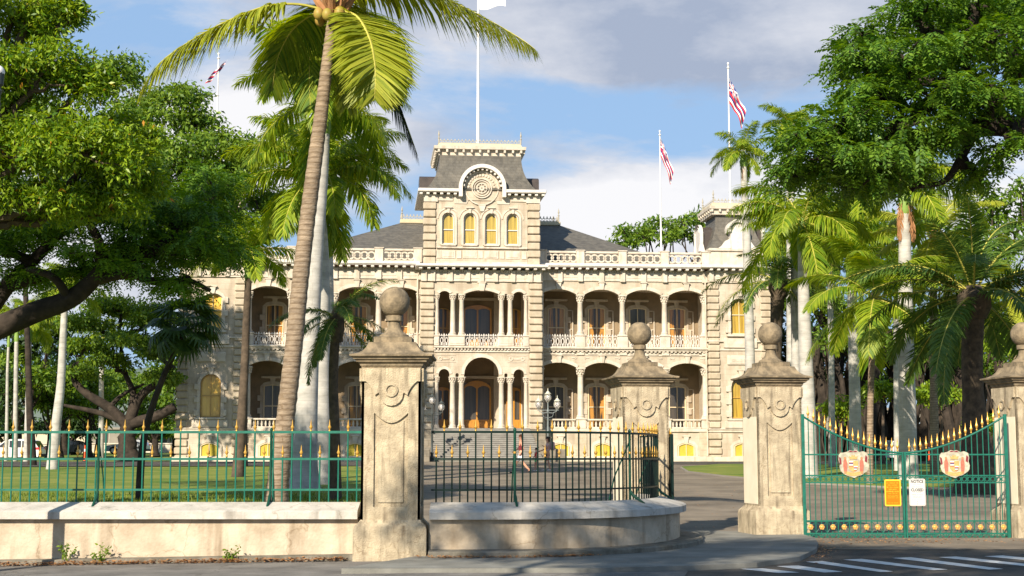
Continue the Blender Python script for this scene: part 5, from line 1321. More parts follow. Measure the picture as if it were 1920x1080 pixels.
# low white boundary wall and buildings far left
def xat(px, Y): return at(px, 850, Y).x
x0, x1 = xat(-200,168), xat(335,168)
b = MB(); b.box(x0, x1, 168, 168.3, gz(0,168)-.3, gz(0,168)+.95); b.cbox(x0, x1, 167.9, 168.4, gz(0,168)+.95, gz(0,168)+1.08, .02); o = b.build('boundary_wall', M['trim']); tag(o, 'low pale boundary wall beyond the lawn at far left', 'wall')
def building(name, px0, px1, py, Y, label, m, win=True, D=14, cat='building'):
    x0, x1 = xat(px0, Y), xat(px1, Y); top = at(px0, py, Y).z; g = gz(0, Y)
    t = thing(name, ((x0+x1)/2, Y, g), label, cat)
    w = (x1-x0)/2; h = top-g
    b = MB(); b.box(-w, w, 0, D, -.5, h); b.build('wall', m, t); b = MB(); b.cbox(-w-.3, w+.3, -.3, D+.3, h, h+.3, .05); b.build('roof', M['concrete'], t)
    if win:
        n = max(2, int(2*w/3.5)); k = 0
        z = .9
        while z+1.5 < h:
            for i in range(n):
                x = -w + 2*w*(i+.5)/n; b = MB(); b.plate([(x-.8,z),(x+.8,z),(x+.8,z+1.4),(x-.8,z+1.4)], [[(x-.7,z+.1),(x+.7,z+.1),(x+.7,z+1.3),(x-.7,z+1.3)]], -.05, .02); f = b.build('window', M['trim'], t); b = MB(); b.box(x-.7,x+.7,-.02,-.005,z+.1,z+1.3); b.build('pane', M['darkglass'], f)
            z += 3.2
    return t
building('low_building', 165, 330, 806, 185, 'low grey building behind the far left lawn', M['concrete'])
building('low_building', -60, 160, 812, 190, 'low cream building behind the white car', mat('warm cream wall', (.55,.48,.36), None))
building('office_building', 1400, 2000, 770, 150, 'dark concrete building with pale blue openings behind the banyan', M['concrete'])
b = MB()
for i in range(7):
    x = xat(1635+i*48, 149.6); b.box(x-.9, x+.9, 149.5, 149.9, gz(0,150), gz(0,150)+3.4)
o = b.build('garage_opening', M['litpaleblue']); bo = [q for q in bpy.data.objects if q.get('category') == 'building' and 'banyan' in q['label']][0]; o.parent = bo; o.matrix_parent_inverse = Matrix.Translation(bo.location).inverted()
# street lamp whose globe just enters the frame at left
p = at(-4, 135, 22); t = thing('street_lamp', (p.x-.02, 22, gz(p.x,22)), 'street lamp with white dome cut off by the left edge of the photo', 'lamp')
gzp = gz(p.x, 22)
b = MB(); b.lathe([(.16,0),(.14,.5),(.09,.7),(.075,p.z-gzp-.35),(.1,p.z-gzp-.3),(.04,p.z-gzp-.2)], 12); b.build('pole', M['lampdark'], t, True)
b = MB(); b.lathe([(.06,p.z-gzp-.25),(.11,p.z-gzp-.2),(.12,p.z-gzp-.02)], 12); b.build('lamp_neck', M['lampdark'], t, True)
b = MB(); b.sphere((0,0,p.z-gzp-.0), .125, 14, 8, (1,1,.9)); b.build('lamp_shade', M['opal'], t, 'all')
# ------------------------------------------------------------------ foliage tools
def np_mesh(name, verts, k, m, parent=None, loc=None, mats=None):
    """mesh of separate k-gons from an (N*k,3) array"""
    verts = np.asarray(verts, dtype=np.float32).reshape(-1, 3); N = len(verts)//k
    me = bpy.data.meshes.new(name); me.vertices.add(len(verts)); me.vertices.foreach_set('co', verts.ravel())
    me.loops.add(N*k); me.loops.foreach_set('vertex_index', np.arange(N*k, dtype=np.int32))
    me.polygons.add(N); me.polygons.foreach_set('loop_start', np.arange(0, N*k, k, dtype=np.int32)); me.polygons.foreach_set('loop_total', np.full(N, k, dtype=np.int32))
    me.materials.append(m); me.update(calc_edges=True)
    o = bpy.data.objects.new(name, me); COL.objects.link(o)
    if parent: o.parent = parent
    if loc is not None: o.location = loc
    return o
def unit(v): return v/np.maximum(np.linalg.norm(v, axis=1, keepdims=True), 1e-9)
def leaves(C, out, size, aspect=.42, up=.7, droop=.25, spread=1.0):
    """one rhombic leaf at each point of C; out = outward direction at the point"""
    N = len(C); d = unit(out*.6 + RNG.normal(0, spread*.7, (N,3)) + np.array([0,0,-droop])); n = unit(RNG.normal(0, .55, (N,3)) + out*.45 + np.array([0,0,up]))
    s = unit(np.cross(n, d)); L = size*RNG.uniform(.65, 1.3, (N,1)); W = L*aspect
    n = np.cross(d, s)
    a = C; b = C + d*L*.45 + s*W*.5 + n*L*.06; c = C + d*L - n*L*.08; e = C + d*L*.45 - s*W*.5 + n*L*.06
    return np.stack([a, b, c, e], 1).reshape(-1, 3)
def sprays(P, O, size, per, aspect=.5, droop=.25):
    """compound sprays: every sprig is a short drooping twig with two rows of leaflets"""
    A = unit(O*np.array([1,1,.35]) + RNG.normal(0, .45, P.shape) + np.array([0,0,-droop])); S = unit(np.cross(A, np.array([0,0,1.])) + RNG.normal(0,.12,P.shape)); N = len(P); out = []
    for j in range(per):
        t = (j//2+.5)/(per/2); sg = 1 if j % 2 else -1; L = size*(1.1-.5*abs(t-.4))*RNG.uniform(.8, 1.15, (N,1))
        c = P + A*size*3.0*t + np.array([0,0,-1.])*size*1.1*t*t; d = unit(A*.55 + S*sg + np.array([0,0,-.25]) + RNG.normal(0,.14,P.shape)); s = unit(np.cross(np.cross(A, S)*1.0, d)); W = L*aspect
        out.append(np.stack([c, c+d*L*.5+s*W*.5, c+d*L+np.array([0,0,-1.])*L*.12, c+d*L*.5-s*W*.5], 1))
    return np.concatenate(out).reshape(-1, 3)
def lobe_points(c, r, n, sub=14, subr=.42, flat=.8, sprig=9, sprr=.28, low=-.35):
    """clumped leaf points in an ellipsoid: sub-clumps sit on its surface, sprigs sit on those"""
    c = np.array(c, float); r = np.array(r, float)
    sd_ = unit(RNG.normal(0, 1, (sub, 3))); sd_[:, 2] = np.where(sd_[:, 2] < low, -sd_[:, 2]*.6, sd_[:, 2]); sd_ = unit(sd_)
    sc = sd_*RNG.uniform(.45, .86, (sub, 1))
    sr = RNG.uniform(.65, 1.25, (sub, 1))*subr
    ns = max(1, n//sprig); k = RNG.integers(0, sub, ns)
    pd = unit(RNG.normal(0, 1, (ns, 3)) + np.array([0, 0, .25])); rad = np.sqrt(RNG.uniform(.45, 1.05, (ns, 1)))
    P = sc[k] + pd*sr[k]*rad*np.array([1, 1, flat])
    P = c + P*r; O = unit(pd + .5*sd_[k])
    if sprig == 1: return P, O, c + sc*r
    P = np.repeat(P, sprig, 0); O = np.repeat(O, sprig, 0)
    D = RNG.normal(0, 1, P.shape)*np.array([1,1,.8])
    P = P + D*sprr*.45; O = unit(O*.5 + unit(D)*1.1)
    return P, O, c + sc*r
def limb(b, p0, p1, r0, r1, wob=.08, n=7, sag=0):
    p0 = Vector(p0); p1 = Vector(p1); L = (p1-p0).length; pts = []
    for i in range(n+1):
        t = i/n; w = wob*L*sin(pi*t)
        pts.append(p0.lerp(p1, t) + Vector((random.uniform(-w, w), random.uniform(-w, w), random.uniform(-w, w)*.6 + sag*L*sin(pi*t))))
    b.tube(pts, [r0 + (r1-r0)*(i/n)**.8 for i in range(n+1)], 7)
    return pts
def tree(name, label, cat, base, lobes, leafm, size, per, bark='bark', trunk=None, r0=.4, group=None, fork=.45, sub=14, subr=.42, flat=.8, sprig=9, sprr=.28, up=.7, droop=.25, aspect=.42, twig=True, limbs=(), low=-.35, twigr=.04, spray=0):
    """lobes: (px, py, Y, rx px, rz px[, ry m[, weight]]) measured on the photo, each at its own distance"""
    root = thing(name, base, label, cat, 0, group); inv = Vector(base)
    V = []; subs = []; mains = []
    for l in lobes:
        px, py, Y, rx, rz = l[:5]; k = Y/FPX; ry = l[5] if len(l) > 5 and l[5] else rx*k*.85; wt = l[6] if len(l) > 6 else 1
        c = at(px, py, Y); r = (rx*k, ry, rz*k); area = (r[0]*r[2] + r[0]*r[1]*.5 + .2)
        n = int(per*area*wt)
        if spray:
            P, O, S = lobe_points(c, r, n//spray, sub, subr, flat, 1, 0, low); V.append(sprays(P, O, size, spray, aspect, droop))
        else:
            P, O, S = lobe_points(c, r, n, sub, subr, flat, sprig, sprr, low); V.append(leaves(P, O, size, aspect, up, droop))
        subs.append(S); mains.append(Vector(c))
    V = np.concatenate(V) - np.array(base, dtype=float)
    np_mesh('crown', V, 4, leafm, root)
    b = MB(); tp = [Vector(p) for p in (trunk or [base, Vector(base) + (sum(mains, Vector())/len(mains) - Vector(base))*fork])]
    n = len(tp); tt = []
    for i in range(n-1):
        for q in range(4): tt.append(tp[i].lerp(tp[i+1], q/4) + Vector((random.uniform(-1,1), random.uniform(-1,1), 0))*r0*.12)
    tt.append(tp[-1]); m_ = len(tt)
    b.tube([p-inv for p in tt], [r0*(1.35 if i == 0 else 1.1 if i == 1 else 1) * (1-.4*i/m_) for i in range(m_)], 12); b.build('trunk', M[bark], root, True)
    for (P_, ra, rb) in limbs:
        b = MB(); q = catmull([tuple(Vector(p)-inv) for p in P_], 5); b.tube(q, [ra+(rb-ra)*i/(len(q)-1) for i in range(len(q))], 9); b.build('limb', M[bark], root, True)
    if twig:
        b = MB()
        for mc, S in zip(mains, subs):
            src = tp[-1]
            for (P_, ra, rb) in limbs:
                for q in P_:
                    if (Vector(q)-mc).length < (src-mc).length: src = Vector(q)
            pts = limb(b, src-inv, mc-inv, max(twigr*1.6, r0*.28), max(twigr*.8, r0*.12), .10)
            for s in S[::2]: limb(b, mc-inv, Vector(s)-inv, max(twigr, r0*.1), twigr*.3, .12, 5)
        b.build('branches', M[bark], root, True)
    return root

# ------------------------------------------------------------------ palms
def frond_geo(spine, nl, Lf, w, hang=.5, side=.8, fwd=.55, start=.12, plum=.0, seg=3, rr=.02, twist=None, jit=.08, tipfwd=.5):
    """leaflets along a spine; returns MB with two materials: leaflet, stalk"""
    b = MB(); sp = [Vector(p) for p in spine]; cum = [0]
    for a, c in zip(sp, sp[1:]): cum.append(cum[-1] + (c-a).length)
    T_ = cum[-1]
    def ev(t):
        s = t*T_
        for i in range(len(sp)-1):
            if s <= cum[i+1] or i == len(sp)-2:
                k = (s-cum[i])/max(1e-6, cum[i+1]-cum[i]); return sp[i].lerp(sp[i+1], k), (sp[i+1]-sp[i]).normalized()
    b.cur = 1; b.tube(sp, [rr*(1-.85*i/(len(sp)-1)) for i in range(len(sp))], 5); b.cur = 0
    for i in range(nl):
        t = start + (1-start)*(i+.5)/nl; P, T = ev(t); S = T.cross(Vector((0,0,1)))
        if S.length < .15: S = T.cross(Vector((0.3,1,0)))
        if twist is not None: S = (S.normalized()*(1-abs(twist)) + Vector((0,0,1))*twist)
        S.normalize(); U = S.cross(T).normalized(); prof = (sin(pi*min(1, (t-start)/(1-start)*.8+.16)))**.6
        for sg in (-1, 1):
            L = Lf*prof*random.uniform(.85, 1.1); pl = random.uniform(-plum, plum) if plum else .12
            d = (T*(fwd + tipfwd*t) + S*sg*side + U*pl + Vector([random.uniform(-jit, jit) for _ in range(3)])).normalized()
            q = P.copy(); pts = [q.copy()]; h = hang*random.uniform(.7, 1.25)
            for k in range(seg): d = (d + Vector((0,0,-1))*h*(.35+.65*k/seg)).normalized(); q = q + d*(L/seg); pts.append(q.copy())
            wv = T.cross(d); wv = (wv if wv.length > .1 else U).normalized()
            wv = (d.cross(U) if abs(d.dot(U)) < .9 else T).normalized()
            ws = [w*.5, w*.9, w*.7, 0.004][:seg] + [w*.06]
            vs = []
            for k, p in enumerate(pts): vs += [p - wv*ws[k]*.5, p + wv*ws[k]*.5]
            b.add(vs, [(2*k, 2*k+1, 2*k+3, 2*k+2) for k in range(seg)])
    return b
def arcspine(L, pitch, droop, n=12):
    """frond midrib in the xz plane starting at the origin, heading +x"""
    p = Vector((0,0,0)); out = [p.copy()]; 
    for i in range(n):
        t = (i+.5)/n; a = pitch - droop*t**1.25; p = p + Vector((cos(a), 0, sin(a)))*(L/n); out.append(p.copy())
    return out
FC = {}
KINDS = {
 'royal': dict(L=3.9, pitches=(80,64,46,28,8,-14,-38), droop=88, nl=112, Lf=.98, w=.068, hang=.62, side=.75, fwd=.35, plum=.6, m='leaf_royal', rr=.035),
 'date':  dict(L=4.6, pitches=(78,58,40,24,6,-14,-34), droop=72, nl=95, Lf=.72, w=.06, hang=.28, side=.8, fwd=.5, plum=.5, m='leaf_date', rr=.04),
 'coco':  dict(L=4.6, pitches=(70,48,28,8,-12,-36,-58), droop=66, nl=115, Lf=1.0, w=.06, hang=.5, side=.85, fwd=.4, plum=.1, m='leaf_coco', rr=.04),
 'areca': dict(L=3.0, pitches=(80,60,42,20,0,-20,-45), droop=80, nl=92, Lf=.74, w=.052, hang=.45, side=.85, fwd=.45, plum=.2, m='leaf_royal', rr=.025),
}
def frond_mesh(kind, i):
    if (kind, i) not in FC:
        K = KINDS[kind]
        b = frond_geo(arcspine(K['L'], radians(K['pitches'][i]), radians(K['droop'])*(1 if i < 5 else .7)), K['nl'], K['Lf'], K['w'], K['hang'], K['side'], K['fwd'], plum=K['plum'], rr=K['rr'])
        o = b.build('frond', [M[K['m']], M['rachis']], None, fix=False); FC[(kind, i)] = o.data; bpy.data.objects.remove(o)
    return FC[(kind, i)]
def palm(label, kind, trunk, rad, scale=1.0, nf=16, tm='trunk_royal', shaft=True, group=None, ring=.0, dead=0, pset=None, az=None, seedk=0, name=None, spear_=True, order=None):
    """trunk: list of points from the ground up; fronds radiate from its top"""
    rnd = random.Random(100+seedk); base = Vector(trunk[0]); t = thing(name or {'royal':'royal_palm','date':'date_palm','coco':'coconut_palm','areca':'feather_palm'}[kind], base, label, 'palm tree', 0, group)
    q = catmull([tuple(Vector(p)-base) for p in trunk], 14); n = len(q)
    rr = []
    for i in range(n):
        u = i/(n-1)*(len(rad)-1); k = min(len(rad)-2, int(u)); r = rad[k]+(rad[k+1]-rad[k])*(u-k); rr.append(r*(1+(ring if i % 2 else -ring)))
    b = MB(); b.tube(q, rr, 14); b.build('trunk', M[tm], t, 'all' if not ring else True)
    top = q[-1]
    if shaft:
        b = MB(); r = rr[-1]; H = 1.25*scale; b.lathe([(r*1.0,-.05),(r*1.25,.15),(r*1.2,H*.4),(r*.8,H*.85),(r*.5,H*1.15)], 12, tuple(top)); b.build('crownshaft', M['crownshaft'], t, True); top = top + Vector((0,0,H))
    elif kind in ('date', 'coco'):
        b = MB(); r = rr[-1]; b.lathe([(r*1.0,-.7),(r*1.5,-.3),(r*1.45,.1),(r*.6,.45)], 10, tuple(top)); b.build('frond_boots', M['trunk_rough'] if kind == 'date' else M['deadfrond'], t, True); top = top + Vector((0,0,.1))
    seq = pset or ([0] + [1]*3 + [2]*3 + [3]*3 + [4]*3 + [5]*2 + [6]*1)
    ga = rnd.uniform(0, 6.28)
    for j in range(nf):
        i = seq[j % len(seq)]; a = (az[j] if az and j < len(az) else ga + j*2.39996 + rnd.uniform(-.2,.2))
        o = bpy.data.objects.new('frond', frond_mesh(kind, i)); COL.objects.link(o); o.parent = t; o.location = top; s = scale*rnd.uniform(.88, 1.08)
        o.rotation_euler = (rnd.uniform(-.12,.12), rnd.uniform(-.1,.1), a); o.scale = (s, s, s)
    for j in range(dead):
        if 'dead' not in FC:
            b = frond_geo(arcspine(2.6, radians(-72), radians(20)), 40, .5, .05, .6, .4, .5, plum=.5, rr=.03); o = b.build('dead_frond', [M['deadfrond'], M['deadfrond']], None, fix=False); FC['dead'] = o.data; bpy.data.objects.remove(o)
        o = bpy.data.objects.new('dead_frond', FC['dead']); COL.objects.link(o); o.parent = t; o.location = top - Vector((0,0,.3)); o.rotation_euler = (0, 0, rnd.uniform(0, 6.28)); o.scale = (scale*.8,)*3
    return t
def pxt(pts, Y):
    """trunk path from photo pixels at distance Y; the first point is set on the ground"""
    out = [at(x, y, Y) for x, y in pts]; out[0].z = gz(out[0].x, Y) - .05; return out

# --- the big coconut palm by the railing
CY = 29.0
trunk = pxt([(512,960),(522,900),(536,780),(552,640),(566,500),(583,360),(600,230),(612,130),(620,60),(623,20)], CY)
base = trunk[0]
cp = thing('coconut_palm', base, 'tall leaning coconut palm with ringed trunk just inside the straight railing', 'palm tree')
q = catmull([tuple(p-base) for p in trunk], 12); n = len(q)
rad = [.30,.215,.185,.175,.165,.155,.14,.12,.105,.10]
rr = []
for i in range(n):
    u = i/(n-1)*9; k = min(8, int(u)); rr.append((rad[k]+(rad[k+1]-rad[k])*(u-k))*(1.035 if i % 2 else .975)*random.uniform(.98,1.02))
b = MB(); b.tube(q, rr, 16); b.build('trunk', M['trunk_coco'], cp, True)
top = trunk[-1]
b = MB()
for k in range(9):
    a = k*2.4; b.tube([top-base+Vector((0,0,-.25+.03*k)), top-base+Vector((.22*cos(a), .22*sin(a), -.05+.03*k)), top-base+Vector((.42*cos(a), .42*sin(a), .25+.02*k))], [.07,.09,.05], 7)
b.build('frond_boots', M['deadfrond'], cp, True)
def custom(pp, dys, nl, Lf, w=.05, hang=.6, side=.8, fwd=.25, m='leaf_coco', twist=None, rr_=.035, plum=.08, name='frond', start=.14, parent=cp, basev=None, Y0=CY, m2='rachis', tipfwd=.5):
    bv = basev if basev is not None else base
    P = [tuple(at(x, y, Y0+dy)-bv) for (x, y), dy in zip(pp, dys)]; sp = catmull(P, 5)
    b = frond_geo(sp, nl, Lf, w, hang, side, fwd, plum=plum, rr=rr_, twist=twist, start=start, tipfwd=tipfwd); return b.build(name, [M[m], M[m2]], parent, fix=False)
custom([(618,22),(560,8),(500,12),(430,38),(360,75),(300,118),(268,165)], (0,-.2,-.5,-.9,-1.2,-1.5,-1.6), 210, 1.25, .062, .60, .5, .15, start=.2)
custom([(622,12),(690,-25),(770,-25),(850,5),(920,40),(975,72),(1003,92)], (0,.2,.3,.2,0,-.2,-.3), 210, 1.25, .062, .60, .5, .15, start=.1)
custom([(632,20),(668,30),(692,70),(702,115),(704,150),(702,185)], (0,-.5,-1.0,-1.3,-1.35,-1.3), 150, 1.15, .065, .16, 1.0, .35, plum=.35)
custom([(625,10),(640,-40),(655,-90),(690,-130),(740,-150)], (0,-.3,-.8,-1.4,-2), 90, 1.1, .09)
custom([(615,10),(570,-40),(500,-90),(430,-100),(360,-80)], (0,.3,.6,1,1.2), 100, 1.1, .09)
custom([(612,25),(580,30),(545,60),(520,110),(510,170)], (0,.5,1.1,1.4,1.5), 170, 1.05, .05, .5, .75, .3, m='leaf_royal')
custom([(615,22),(600,10),(585,60),(580,130),(582,200)], (0,.8,1.6,1.9,2.0), 170, 1.05, .05, .5, .75, .3, m='leaf_royal')
custom([(630,22),(660,18),(700,40),(728,110),(740,180)], (0,.9,1.9,2.6,2.9), 170, 1.05, .05, .5, .75, .3, m='leaf_royal')
custom([(628,18),(640,0),(660,60),(662,140),(650,200)], (0,.9,1.8,2.3,2.5), 170, 1.05, .05, .5, .75, .3)
custom([(632,25),(680,60),(720,140),(752,210),(770,255),(783,292)], (0,.4,.7,.8,.8,.8), 110, .8, .08, .8, .35, .3, m='leaf_dark')
b = MB()
for k in range(7): a = k*.9; b.sphere(tuple(top-base+Vector((.28*cos(a), .28*sin(a)-.05, -.12-.06*(k % 2)))), .11, 10, 8, (1,1,1.2))
b.build('coconuts', mat('young coconut husk', (.30,.26,.05), (.38,.22,.06), 6, .5), cp, 'all')

# --- royal palms left of centre
palm('royal palm with the thick swollen base directly behind the coconut trunk', 'royal', pxt([(566,915),(570,860),(576,740),(583,600),(592,450),(602,330),(607,250)], 54), [.75,.52,.42,.36,.32,.30,.26,.22], 1.05, 17, group='royal palms left of the drive', seedk=1)
palm('royal palm with shorter trunk and widest low crown left of the palace tower', 'royal', pxt([(602,905),(602,840),(602,720),(603,600),(604,480),(600,400)], 58), [.50,.42,.38,.34,.32,.26,.2], 1.12, 20, group='royal palms left of the drive', seedk=2, pset=[1,2,3,4,5,2,3,4,5,0,3,4,1,2,3,4,5,2,1,0])
palm('slimmer royal palm trunk in shade behind the pair of thick ones', 'royal', pxt([(622,890),(619,800),(616,640),(614,480),(612,330)], 64), [.36,.30,.27,.25,.2], 1.0, 12, group='royal palms left of the drive', seedk=3)
palm('grey royal palm standing before the left end tower window bay', 'royal', pxt([(446,880),(452,800),(458,700),(462,600),(466,520)], 66), [.30,.22,.19,.17,.15], .85, 13, tm='bark', group='royal palms left of the drive', seedk=4)  # bark replaces the pale trunk: its shade is put into the colour
palm('dark drooping date palm in shade between the royal trunks and first pillar', 'date', pxt([(630,900),(628,820),(625,720),(628,640),(632,600)], 46), [.20,.16,.15,.15,.16], .50, 18, tm='trunk_rough', shaft=False, seedk=5, pset=[2,3,4,5,6,3,4,5,1,4,5,6,3,2])
# --- palms at right
G2 = 'royal palms right of the palace'
palm('royal palm with open crown against the sky beside the right flagpole', 'royal', pxt([(1409,875),(1408,780),(1405,620),(1400,450),(1394,312)], 76), [.34,.27,.25,.22,.16], .56, 15, group=G2, seedk=11, dead=1)
palm('royal palm whose spear leaf rises beside the monkeypod crown', 'royal', pxt([(1484,870),(1484,700),(1483,450),(1482,262)], 78), [.32,.27,.24,.2], .58, 13, group=G2, seedk=12, dead=1)
palm('white-trunked royal palm just right of the free-standing gate pillar', 'royal', pxt([(1516,892),(1515,800),(1511,680),(1507,560),(1505,470)], 62), [.45,.36,.32,.28,.24,.2], 1.0, 16, group=G2, seedk=13, dead=1)
palm('slender white royal palm trunk close behind the thick white one', 'royal', pxt([(1494,885),(1493,760),(1491,600),(1490,480)], 68), [.28,.22,.2,.18], .8, 11, group=G2, seedk=14)
palm('mottled palm trunk standing over the left coat of arms', 'royal', pxt([(1604,870),(1603,760),(1600,640),(1597,520)], 74), [.36,.29,.27,.24], .95, 14, group=G2, seedk=15, tm='bark' if False else 'trunk_royal')
palm('thick grey royal palm behind the meeting point of the crested gates', 'royal', pxt([(1703,895),(1702,800),(1699,650),(1697,500),(1696,400)], 60), [.46,.36,.34,.31,.26,.2], 1.05, 15, group=G2, seedk=16, dead=3)
palm('thin pale palm trunk beside the thick grey one behind the gate', 'royal', pxt([(1682,870),(1681,760),(1680,640),(1680,560)], 72), [.16,.14,.13,.12], .6, 10, group=G2, seedk=17)
palm('large dark date palm with rough trunk near the right edge', 'date', pxt([(1835,900),(1828,800),(1823,700),(1824,610),(1826,560)], 50), [.95,.46,.36,.36,.38,.40], 1.12, 26, tm='trunk_rough', shaft=False, seedk=18, pset=[0,1,2,3,4,1,2,3,4,5,2,3,4,5,1,2,3,4,6,3,4,2,0,3,4,5])
palm('small date palm with shaggy brown trunk before the right end tower', 'date', pxt([(1452,875),(1453,760),(1455,640),(1458,560),(1460,530)], 68), [.28,.25,.27,.33,.33], .80, 20, tm='trunk_rough', shaft=False, seedk=19, pset=[1,2,3,4,5,2,3,4,5,1,2,3,4,6,0])
palm('feathery palm with arching yellow-ribbed fronds over the closed gates', 'areca', pxt([(1630,885),(1632,760),(1636,640),(1640,560)], 56), [.14,.12,.12,.12], 1.25, 18, tm='trunk_coco', shaft=False, seedk=20)
palm('tall feathery palm half hidden under the monkeypod at right', 'coco', pxt([(1752,880),(1751,720),(1750,560),(1752,450)], 66), [.22,.18,.17,.16], .92, 17, tm='trunk_coco', shaft=False, seedk=21)
palm('feathery palm leaning out behind the date palm at the right edge', 'coco', pxt([(1915,880),(1912,760),(1905,640),(1900,560)], 76), [.22,.18,.17,.16], .9, 15, tm='trunk_coco', shaft=False, seedk=22)
palm('yellow-green feathery palm left of the thick grey palm', 'areca', pxt([(1560,880),(1559,700),(1556,520),(1555,440)], 80), [.2,.16,.15,.14], 1.3, 17, tm='trunk_royal', shaft=False, seedk=23)
# --- thin palms far left
G3 = 'thin palms on the far left lawn'
palm('leaning grey palm trunk on the left lawn, nearest of the thin ones', 'royal', pxt([(98,880),(105,800),(114,720),(118,640),(121,580)], 78), [.34,.26,.22,.19,.17], .75, 12, group=G3, seedk=31)
palm('straight thin palm left of the leaning one at far left', 'royal', pxt([(50,862),(52,780),(54,700),(55,640)], 100), [.24,.19,.17,.16], .8, 11, group=G3, seedk=32)
palm('thin palm second from the left edge', 'royal', pxt([(28,860),(29,780),(30,700),(31,640)], 108), [.22,.17,.16,.15], .8, 10, group=G3, seedk=33)
palm('thin palm trunk nearest the left edge', 'royal', pxt([(12,858),(13,780),(14,700),(16,650)], 112), [.16,.12,.11,.1], .8, 10, group=G3, seedk=34)
palm('pale lone palm trunk in the gap left of the dark-limbed tree', 'royal', pxt([(189,858),(190,780),(190,720),(191,660)], 118), [.26,.2,.19,.17], .8, 10, group=G3, seedk=35)
# --- dark fan palm in front of the left end tower
FY = 46
base = pxt([(262,900)], FY)[0]; t = thing('fan_palm', base, 'slim dark fan palm leaning before the left end tower', 'palm tree')
tk = pxt([(262,900),(266,850),(280,780),(305,710),(328,660),(345,620)], FY); q = catmull([tuple(p-base) for p in tk], 6); b = MB(); b.tube(q, [.13-.06*i/len(q) for i in range(len(q))], 8); b.build('trunk', M['bark_dark'], t, True); tp = tk[-1]-base
fan = []
for v in range(3):
    b = MB()
    for i in range(17):
        a = radians(-112+14*i); L = .62*(1-.12*abs(i-8)/8); d = Vector((cos(a), sin(a), 0)); s = Vector((-sin(a), cos(a), 0)); z = Vector((0,0,1))
        p1 = d*L*.5 + z*.03; p2 = d*L - z*(.10+.08*v+random.uniform(0,.1)); b.add([Vector((0,0,0)), p1+s*.045, p2, p1-s*.045], [(0,1,2,3)])
    b.tube([(-.6,0,-.1),(-.3,0,.02),(0,0,0)], .012, 5); fan.append(b)
fo = [x.build('fan_leaf', M['leaf_dark'], t, fix=False) for x in fan]
for j in range(24):
    o = fo[j] if j < 3 else link_copy(fo[j % 3], t)
    a = j*2.4; el = 1.1-1.9*(j/24); r = .75; o.location = tp + Vector((r*cos(a)*cos(el), r*sin(a)*cos(el), r*sin(el)+.1)); o.rotation_euler = (random.uniform(-.3,.3), -el+.35, a); o.scale = (1.25,)*3

# ------------------------------------------------------------------ broadleaf trees
bx = at(-190, 900, 34); base = Vector((bx.x, 34, gz(bx.x, 34)))
tree('broadleaf_tree', 'large bright-leaved tree filling the top left corner', 'tree', base,
     [(20,40,33,125,100),(110,50,33,60,75),(60,170,32.5,130,95),(150,170,33,65,70),(30,300,32.5,120,95),(150,290,33,110,90),(235,275,34,70,70),(245,350,35,90,60),(60,390,33.5,110,55),(190,400,34.5,110,50),(-170,-60,31,130,90),(-300,80,31,120,100),(-90,-230,31,130,90),(90,-190,31.5,120,80),(-200,250,33,110,110)],  # out-of-frame lobes added to shade the foliage below
     M['leaf_broad'], .155, 2300, r0=.55, trunk=[base, base+Vector((.4,0,4)), base+Vector((1.2,0,7))], sub=16, subr=.40, sprig=8, sprr=.22, aspect=.34, up=.35)
bx = at(-260, 900, 39); base = Vector((bx.x, 39, gz(bx.x, 39)))
A_ = lambda x, y, Y: at(x, y, Y)
tree('monkeypod_tree', 'dark spreading monkeypod whose heavy limb crosses below the bright tree at left', 'tree', base,
     [(70,440,40,110,40,3),(230,420,40,120,55,3),(330,400,41,110,70,3),(390,470,40,75,55,2),(300,470,39.5,90,35,2.5),(180,480,39,70,25,2),(40,520,40,60,25,2),(-10,470,40,60,60,2),(400,370,42,60,70,2),(90,380,41,100,50,3),(330,545,40,50,18,1.6),(250,505,39.6,60,22,2),(150,520,40,50,18,2)],
     M['leaf_pod'], .13, 2100, bark='bark_dark', r0=.6, spray=12, trunk=[base, base+Vector((.8,0,2.5)), A_(-150,690,39)], sub=15, subr=.42, flat=.55, sprig=12, sprr=.24, up=.9, aspect=.45,
     limbs=[([A_(-150,690,39), A_(-40,632,39), A_(60,588,39), A_(130,562,39), A_(172,528,39), A_(196,498,39)], .38, .18), ([A_(172,528,39), A_(240,515,39), A_(300,530,39.3), A_(350,525,39.5), A_(395,545,39.6)], .15, .05),
            ([A_(196,498,39), A_(180,440,39), A_(150,400,39.4)], .16, .08), ([A_(196,498,39), A_(262,478,39.5), A_(330,440,40)], .17, .07), ([A_(-60,640,39.4), A_(10,540,40), A_(60,490,40), A_(110,440,40)], .28, .12), ([A_(10,540,40), A_(80,520,40), A_(160,505,40.5), A_(230,490,40.5)], .17, .07), ([A_(130,562,39), A_(100,520,38.5), A_(50,505,38.5)], .14, .07)])
bx = at(456, 900, 84); base = Vector((bx.x, 84, gz(bx.x, 84)))
tree('broadleaf_tree', 'dense dark green tree behind the coconut frond left of the palms', 'tree', base,
     [(215,150,84,65,50),(325,195,84,62,52),(270,240,83,85,70),(370,240,84,55,50),(420,290,84,62,50),(330,310,82,100,70),(240,330,83,80,70),(440,350,84,70,65),(370,380,83,80,60),(430,430,84,60,60),(480,290,86,40,45),(500,400,86,50,60),(300,420,84,90,60),(410,470,84,60,40),(340,470,84,70,40)],
     M['leaf_mid'], .28, 460, bark='bark_dark', r0=.2, trunk=[base, base+Vector((0,0,6)), base+Vector((0,0,12))], sub=18, subr=.36, sprig=9, sprr=.5, aspect=.5, droop=.6, up=.5)
bx = at(60, 900, 86); base = Vector((bx.x, 86, gz(bx.x, 86)))  # added behind the bright tree to shade the palace's left end
